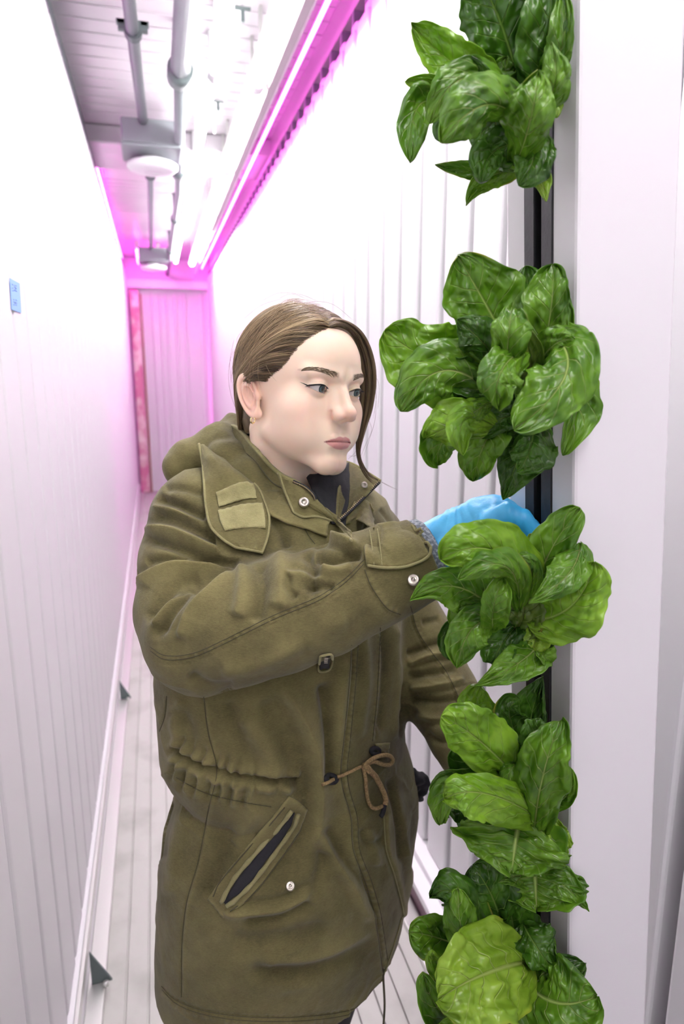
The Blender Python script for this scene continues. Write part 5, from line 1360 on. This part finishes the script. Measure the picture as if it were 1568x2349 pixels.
for pts in ([(668, 1858), (642, 1892), (592, 1950), (540, 2012), (508, 2068)], [(682, 1866), (668, 1902), (622, 1968), (572, 2032), (520, 2080)]):
    w_ = spline(pts, 40); P = np.array([drape(x, y, .0045) for x, y in w_]); b = MB(); b.tube(P, [.0030+.0005*math.sin(i*.9) for i in range(40)], 8); o = b.obj('pocket_welt', M_coat_edge, coat, True)
for pts in ([(652, 1850), (618, 1890), (564, 1952), (510, 2018), (490, 2056)], [(694, 1872), (682, 1914), (636, 1980), (584, 2046), (528, 2092)]):
    b = MB(); b.tube(np.array([drape(x, y, .0036) for x, y in spline(pts, 50)]), .0009, 6); b.obj('seam', M_thread, coat, True)
snap(665, 2031, .0062)
# chest zip pocket
zp = surf([[(735, 1502, 2), (758, 1500, 2)], [(732, 1535, 2), (753, 1532, 2)]], 1)
sheet('chest_pocket', grid_eval(zp, 12, 8), M_dark, coat, .002)
b = MB()
for i in range(9):
    x, y = 747-.6*i, 1505+3.2*i; c = drape(x, y, .0045); r_ = rt*.0022; b.tube([c-r_, c+r_], .0007, 5)
b.obj('zip_teeth', M_snap, coat, True)
b = MB(); b.tube(np.array([drape(x, y, .003) for x, y in spline([(734, 1502), (760, 1500), (755, 1534), (730, 1538), (734, 1502)], 50)]), .0016, 6); b.obj('seam', M_coat_edge, coat, True)
# cuff tab, snap, knitted inner cuff
tab = surf([[(832, 1214, 3.5), (836, 1255, 3.5), (840, 1300, 3.5)], [(876, 1204, 3.5), (884, 1250, 3.5), (892, 1304, 3.5)], [(925, 1192, 3.5), (932, 1240, 3.5), (940, 1297, 3.5)], [(960, 1186, 3.5), (973, 1225, 3.5), (984, 1272, 3.5)]], 1)
sheet('cuff_tab', grid_eval(tab, 40, 28), M_coat, coat, .004, .0009, 8, .10)
for dx in (14, 32):
    b = MB(); b.tube(np.array([drape(x, y, .0062) for x, y in spline([(834+dx, 1226-dx*.22), (838+dx, 1255-dx*.1), (842+dx, 1298)], 26)]), .0006, 6); b.obj('seam', M_coat_edge, coat, True)
b = MB(); b.tube(np.array([drape(x, y, .0052) for x, y in spline([(842, 1300), (892, 1304), (940, 1297), (984, 1271), (972, 1224), (961, 1187)], 60)]), .0018, 8); b.obj('seam', M_coat_edge, coat, True)
snap(946, 1329, .0068)
a_ = np.cross(cut_n, [0, 0, 1.]); a_ /= np.linalg.norm(a_); b2_ = np.cross(cut_n, a_)
V_, Fa = [], []; k = 40
prof = [(-.008, .0500), (.004, .0485), (.010, .047), (.013, .043), (.006, .038), (-.02, .036)]
for h, r_ in prof:
    for i in range(k): t_ = 2*math.pi*i/k; V_.append(cut_p+cut_n*h+(a_*math.cos(t_)+b2_*math.sin(t_))*(r_+.0012*(i % 2)))
Fa = [(i*k+j, i*k+(j+1) % k, (i+1)*k+(j+1) % k, (i+1)*k+j) for i in range(len(prof)-1) for j in range(k)]
mesh_obj('knit_cuff', V_, Fa, M_knit, coat)
# ---- collar, hood, flaps
cn = surf([[(524, 972, 1.03), (500, 1000, 1.02), (470, 1046, 1.0)], [(550, 980, .985), (530, 1020, .975), (505, 1086, .95)], [(592, 1032, .935), (574, 1075, .925), (556, 1128, .915)], [(640, 1080, .905), (622, 1122, .90), (604, 1170, .90)], [(690, 1107, .888), (672, 1150, .885), (660, 1200, .89)], [(724, 1142, .880), (706, 1172, .882), (700, 1212, .89)], [(764, 1186, .878), (752, 1206, .882), (750, 1232, .89)]])
CN = grid_eval(cn, 80, 26); sheet('collar', CN, M_coat, coat, .0035, .0016, 12, .14)
b = MB(); b.tube(CN[2:-14, 1]+(CAM-CN[2:-14, 1])*.003, .0026, 8); b.obj('collar_edge', M_coat_edge, coat, True)
b = MB(); b.tube(CN[2:-24, 6]+(CAM-CN[2:-24, 6])*.0045, .0009, 6); b.obj('seam', M_thread, coat, True)
sf = surf([[(636, 1084, .884), (674, 1100, .872), (706, 1124, .868), (740, 1160, .868), (775, 1192, .868), (807, 1222, .870)], [(648, 1122, .878), (682, 1136, .866), (712, 1156, .862), (745, 1177, .863), (778, 1200, .864), (807, 1231, .868)], [(668, 1172, .876), (694, 1186, .868), (722, 1185, .866), (750, 1191, .866), (778, 1207, .866), (806, 1240, .868)]])
SF = grid_eval(sf, 24, 60); sheet('storm_flap', SF, M_coat, coat, .0035, .0012, 15, .10)
b = MB(); b.tube(np.concatenate([SF[:, 1], SF[-1, 1:]])+(CAM-SF[-1, 20])*.004, .0016, 8); b.obj('seam', M_coat_edge, coat, True)
pS = SF[12, 22]; snap(697, 1152, .0072, ring=True, D=float((pS-CAM)@fh)-.013)
# brass zip on the near collar edge
def zipper(path, side, n=24, r=.0009, ln=.0022):
    q = np.array([at(c[0], c[1], min(c[2], coat_D(c[0], c[1])-.012)) for c in spline(path, n)]); b = MB()
    T_ = np.gradient(q, axis=0); T_ /= np.linalg.norm(T_, axis=1)[:, None]
    for i in range(n):
        s_ = np.cross(T_[i], CAM-q[i]); s_ /= np.linalg.norm(s_); b.tube([q[i]-s_*ln*side*.2, q[i]+s_*ln*side], r*.75, 5)
    o = b.obj('zip_teeth', M_brass, coat, True)
    b = MB(); b.tube(q+(q-CAM)*.002, .0022, 6); b.obj('zip_tape', M_dark, coat, True)
zipper([(672, 1104, .868), (700, 1117, .864), (718, 1134, .862), (723, 1146, .862)], 1, 26, .0008, .0014)
zipper([(870, 1106, .966), (842, 1134, .945), (812, 1164, .92), (780, 1194, .895)], 1, 30, .0009, .003)
cf = surf([[(783, 1056, 1.03), (774, 1120, .995), (768, 1200, .94)], [(812, 1066, 1.01), (798, 1125, .962), (775, 1200, .91)], [(842, 1084, .99), (815, 1138, .94), (778, 1198, .897)], [(872, 1103, .972), (832, 1146, .932), (782, 1196, .895)]], None, False)
CF = grid_eval(cf, 30, 36); sheet('collar', CF, M_coat, coat, .0035, .0012, 21, -.12)
b = MB(); b.tube(CF[:, 0]+(CAM-CF[:, 0])*.003, .0022, 8); b.obj('collar_edge', M_coat_edge, coat, True)
snap(835, 1113, .0050, ring=True, D=float((CF[20, 8]-CAM)@fh)-.011)
# far lapel lying on the chest beside the zip
lp = surf([[(812, 1150, .955), (800, 1180, .935), (790, 1204, .92)], [(842, 1148, .965), (832, 1176, .945), (822, 1196, .935)], [(856, 1170, .965), (856, 1196, .95), (858, 1214, .945)]])
LP = grid_eval(lp, 22, 20); sheet('lapel', LP, M_coat, coat, .003, .0014, 25, .0)
# dark jumper showing in the neck opening
jm = surf([[(700, 1092, .945), (720, 1130, .925), (748, 1190, .90)], [(735, 1082, .94), (748, 1130, .92), (764, 1200, .895)], [(775, 1072, .97), (776, 1130, .94), (778, 1204, .895)], [(800, 1060, 1.01), (800, 1130, .965), (790, 1210, .90)]], None, False)
sheet('jumper_neck', grid_eval(jm, 24, 24), M_dark, person, .003, .0015, 30)
# hood lying round the back of the neck and over the near shoulder
def hood_sdf(p):
    p = p.astype(np.float32)
    H1 = [(410, 1078, .975, .024), (436, 1062, .985, .031), (470, 1058, 1.0, .038), (505, 1030, 1.02, .036), (535, 1000, 1.06, .030), (600, 1010, 1.12, .03)]
    H2 = [(500, 1020, .995, .026), (520, 1060, .955, .033), (560, 1110, .925, .033), (600, 1160, .905, .025), (625, 1190, .895, .012)]
    d = chain(p, H1); d = smin(d, chain(p, H2), .02)
    pp = p.astype(float)
    d = d+.0028*np.sin(noise3(pp*24, 4)*3.2).astype(np.float32)+.0016*noise3(pp*55, 6).astype(np.float32)
    return d
HV, HF = sculpt(hood_sdf, (-.16, .78, 1.18), (.32, 1.3, 1.56), .0042, margin=2.5, project=1)
hood = mesh_obj('hood', HV, HF, M_coat, coat)
hf = surf([[(456, 1018, .945), (460, 1019, .945), (464, 1021, .945), (468, 1024, .95)],
           [(464, 1060, .922), (486, 1052, .905), (514, 1060, .905), (544, 1080, .92)],
           [(468, 1110, .902), (502, 1094, .880), (548, 1094, .880), (590, 1115, .893)],
           [(472, 1160, .890), (513, 1150, .866), (565, 1145, .862), (610, 1152, .873)],
           [(482, 1205, .868), (524, 1200, .850), (576, 1195, .847), (620, 1186, .858)],
           [(508, 1235, .858), (545, 1238, .845), (586, 1238, .843), (617, 1225, .850)],
           [(540, 1256, .853), (562, 1260, .845), (584, 1264, .842), (603, 1268, .846)]])
HFl = grid_eval(hf, 84, 46); flap = sheet('hood_flap', HFl, M_coat, coat, .0035, .0016, 33, .12)
b = MB(); b.tube(HFl[:, 0]+(CAM-HFl[:, 0])*.003, .0018, 8); b.obj('seam', M_coat_edge, coat, True)
b = MB(); b.tube(HFl[-1, :]+(CAM-HFl[-1, :])*.003, .0018, 8); b.obj('seam', M_coat_edge, coat, True)
b = MB(); b.tube(HFl[20:, -2]+(CAM-HFl[20:, -2])*.003, .0016, 8); b.obj('seam', M_coat_edge, coat, True)
def sub(X, u0, u1, v0, v1):
    nu, nv, _ = X.shape; return X[int(u0*nu):int(u1*nu), int(v0*nv):int(v1*nv)]
sheet('velcro_patch', sub(HFl, .50, .635, .20, .86), M_velcro, coat, .0022, .0004, 3, .0, .0032)
sheet('velcro_patch', sub(HFl, .655, .85, .18, .93), M_velcro, coat, .0024, .0004, 5, .1, .0034)
# draw cord at the waist
def cord(pts, r=.0027, off=.006, name='draw_cord', m=None, n=70):
    q = spline(pts, n); P = np.array([(drape(c[0], c[1], off+(c[2] if len(c) > 2 else 0))) for c in q])
    for _ in range(6): P[1:-1] = .25*P[:-2]+.5*P[1:-1]+.25*P[2:]
    b = MB(); b.tube(P, r, 10); return b.obj(name, m or M_cord, coat, True)
cord([(739, 1797), (752, 1794), (764, 1788)], .0024, .007, n=14)
cord([(774, 1780), (795, 1771), (815, 1760), (832, 1755)], .0022, .006, n=30)
cord([(828, 1756, .002), (846, 1738, .004), (868, 1730, .004), (886, 1731, .003), (894, 1742, .003), (888, 1753, .003), (870, 1751, .003), (850, 1744, .003), (834, 1752, .003)], .0030, .006)
cord([(828, 1758, .002), (833, 1790, .003), (836, 1822, .003), (843, 1846, .003), (856, 1855, .003), (871, 1850, .003)], .0027, .005)
cord([(832, 1756, .004), (850, 1775, .005), (866, 1802, .005), (876, 1828, .005), (876, 1848, .004)], .0040, .006)
cord([(826, 1752, .006), (836, 1760, .008), (832, 1768, .006)], .0042, .006, n=16)
cord([(876, 1846, .004), (872, 1862, .003), (868, 1872, .002)], .0036, .005, 'cord_tip', M_dark, n=16)
cord([(875, 1806, .001), (880, 1816, .001), (882, 1824, .001)], .0030, .003, 'cord_tip', M_dark, n=12)
# rubber eyelets
for (x, y, rx, ry) in ((758, 1787, 19, 12), (858, 1722, 13, 9)):
    q = [(x+rx*.72*math.cos(a), y+ry*.72*math.sin(a)) for a in np.linspace(0, 2*math.pi, 28)]
    b = MB(); b.tube(np.array([drape(u_, v_, .003) for u_, v_ in q]), .0034, 8, False); b.obj('eyelet', M_dark, coat, True)
tb = surf([[(858, 1706, 3), (892, 1703, 3)], [(862, 1724, 3), (888, 1728, 3)]], 1); sheet('cord_tab', grid_eval(tb, 12, 14), M_coat, coat, .003, .0006, 41)
b = MB(); h0 = drape(904, 2262, .002); q = [h0+np.array([.0, 0, .02]), h0, h0+np.array([.002, -.002, -.05]), h0+np.array([-.001, -.003, -.11]), h0+np.array([.0, -.002, -.17])]
b.tube(spline(q, 30), .0018, 8); b.obj('hem_cord', M_thread, coat, True)
# black lining poking out of the far pocket
def lin_sdf(p):
    p = p.astype(np.float32); Q = [(np.array(at(x, y, D)), r) for x, y, D, r in ((938, 1782, 1.03, .016), (955, 1790, 1.03, .0165), (968, 1800, 1.03, .013), (962, 1822, 1.03, .010))]
    d = None
    for c, r in Q:
        e = np.linalg.norm(p-c.astype(np.float32), axis=1)-r; d = e if d is None else smin(d, e, .008)
    return d+(.0045*noise3(p.astype(float)*110, 3)).astype(np.float32)
c0 = at(955, 1795, 1.03); LV, LF = sculpt(lin_sdf, c0-.05, c0+.05, .0018, margin=4, project=0)
mesh_obj('pocket_lining', LV, LF, M_dark, coat, smooth=False)
# ---- gloved hands
M_glove = mat('blue_nitrile', (.035, .36, .70), .42, var=(14, (.08, .46, .78), .35, .7), bump=(70, .25, .004), sss=.0)
def hand_sdf_factory(palm, fingers, wr=.0012):
    P_ = [(np.array(at(x, y, D)), r) for x, y, D, r in palm]; Fg = [[(np.array(at(x, y, D)), r) for x, y, D, r in f] for f in fingers]
    def fn(p):
        p = p.astype(np.float32); d = None
        for (a, ra), (b, rb) in zip(P_[:-1], P_[1:]):
            c = cap(p, a, b, ra, rb); d = c if d is None else smin(d, c, .014)
        for f in Fg:
            e = None
            for (a, ra), (b, rb) in zip(f[:-1], f[1:]):
                c = cap(p, a, b, ra, rb); e = c if e is None else smin(e, c, .003)
            d = smin(d, e, .006)
        return d
    return fn, P_, Fg
RF = hand_sdf_factory([(968, 1268, 0.800, .030), (1010, 1250, 0.800, .029), (1060, 1228, 0.795, .030), (1110, 1206, 0.783, .031), (1140, 1196, 0.775, .030)],
    [[(1120, 1200, 0.752, .014), (1160, 1178, 0.738, .0125), (1200, 1192, 0.734, .0105), (1228, 1225, 0.732, .0098), (1236, 1262, 0.732, .0090), (1237, 1300, 0.730, .0080)],
     [(1130, 1196, 0.773, .014), (1172, 1186, 0.765, .012), (1212, 1210, 0.760, .0105), (1228, 1250, 0.755, .0098), (1222, 1290, 0.750, .0082)],
     [(1130, 1205, 0.795, .014), (1168, 1205, 0.788, .0115), (1202, 1228, 0.782, .0102), (1212, 1265, 0.775, .0092), (1205, 1300, 0.770, .0080)],
     [(1115, 1215, 0.817, .013), (1150, 1225, 0.810, .0105), (1180, 1248, 0.802, .0092), (1188, 1280, 0.796, .0084), (1182, 1305, 0.790, .0072)],
     [(1020, 1265, 0.775, .018), (1070, 1280, 0.753, .014), (1120, 1296, 0.728, .0118), (1165, 1312, 0.712, .0105), (1190, 1322, 0.712, .0085)]])
def glove(F_, lab):
    fn, P_, Fg = F_
    allp = np.array([c for c, r in P_]+[c for f in Fg for c, r in f]); lo_, hi_ = allp.min(0)-.05, allp.max(0)+.05
    V_, F2 = sculpt(fn, lo_, hi_, .0022, margin=2.5, project=1)
    N_ = vnormals(V_.astype(float), F2); V_ = V_.astype(float)
    ax = P_[-1][0]-P_[0][0]; L_ = np.linalg.norm(ax); ax /= L_; s_ = (V_-P_[0][0])@ax
    wr = .0011*np.abs(np.sin(s_*230+5*noise3(V_*30, 5)))*np.clip(1.3-s_/L_, .4, 1)+.0013*noise3(V_*np.array([70, 70, 35]), 8)
    V_ = V_+N_*wr[:, None]*1.7
    return mesh_obj('glove', V_, F2, M_glove, person)
glove(RF, 'r')
LF_ = hand_sdf_factory([(1100, 1768, .885, .028), (1125, 1790, .875, .029), (1150, 1812, .865, .029)],
    [[(1150, 1800, .85, .013), (1185, 1815, .835, .0105), (1210, 1840, .82, .0095), (1220, 1862, .81, .008)], [(1155, 1812, .865, .013), (1188, 1832, .85, .0105), (1208, 1858, .835, .0092), (1214, 1880, .825, .008)],
     [(1150, 1826, .88, .0125), (1178, 1850, .865, .010), (1195, 1876, .85, .009), (1198, 1896, .842, .0078)], [(1140, 1836, .893, .0115), (1162, 1862, .88, .009), (1174, 1886, .868, .0082), (1176, 1902, .862, .007)],
     [(1120, 1780, .86, .015), (1150, 1782, .835, .0125), (1180, 1792, .815, .0105), (1200, 1804, .805, .009)]])
glove(LF_, 'l')
# ---- legs in black leggings and boots, hidden below the frame but carrying her
M_legging = mat('black_leggings', (.012, .012, .014), .8)
fc = TC[0]; 
for sd in (-1, 1):
    hip = np.array([fc[0], fc[1], ZBOT+.12])+TL*sd*.085; knee = np.array([fc[0], fc[1], .46])+TL*sd*.085+TF*.03; ank = np.array([fc[0], fc[1], .11])+TL*sd*.085-TF*.02
    q = spline([hip, (hip+knee)/2, knee, (knee+ank)/2-TF*.012, ank], 24)
    rr = np.interp(np.linspace(0, 1, 24), [0, .45, .55, .72, 1], [.082, .06, .055, .056, .036])
    b = MB(); b.tube(q, rr, 20); b.obj('leggings', M_legging, person, True)
    b = MB(); q = spline([ank+np.array([0, 0, .12]), ank, ank+TF*.02+np.array([0, 0, -.05])], 12); b.tube(q, [.052, .052, .05, .048, .046, .045, .045, .045, .046, .047, .048, .048], 18)
    f0 = ank-np.array([0, 0, .11]); q = [f0-TF*.07+np.array([0, 0, .032]), f0-TF*.03+np.array([0, 0, .045]), f0+TF*.04+np.array([0, 0, .044]), f0+TF*.11+np.array([0, 0, .036]), f0+TF*.175+np.array([0, 0, .032])]
    b.tube(spline(q, 16), np.interp(np.linspace(0, 1, 16), [0, .1, .3, .6, .9, 1], [.02, .032, .044, .036, .030, .02]), 18)
    b.obj('boot', M_dark, person, True)
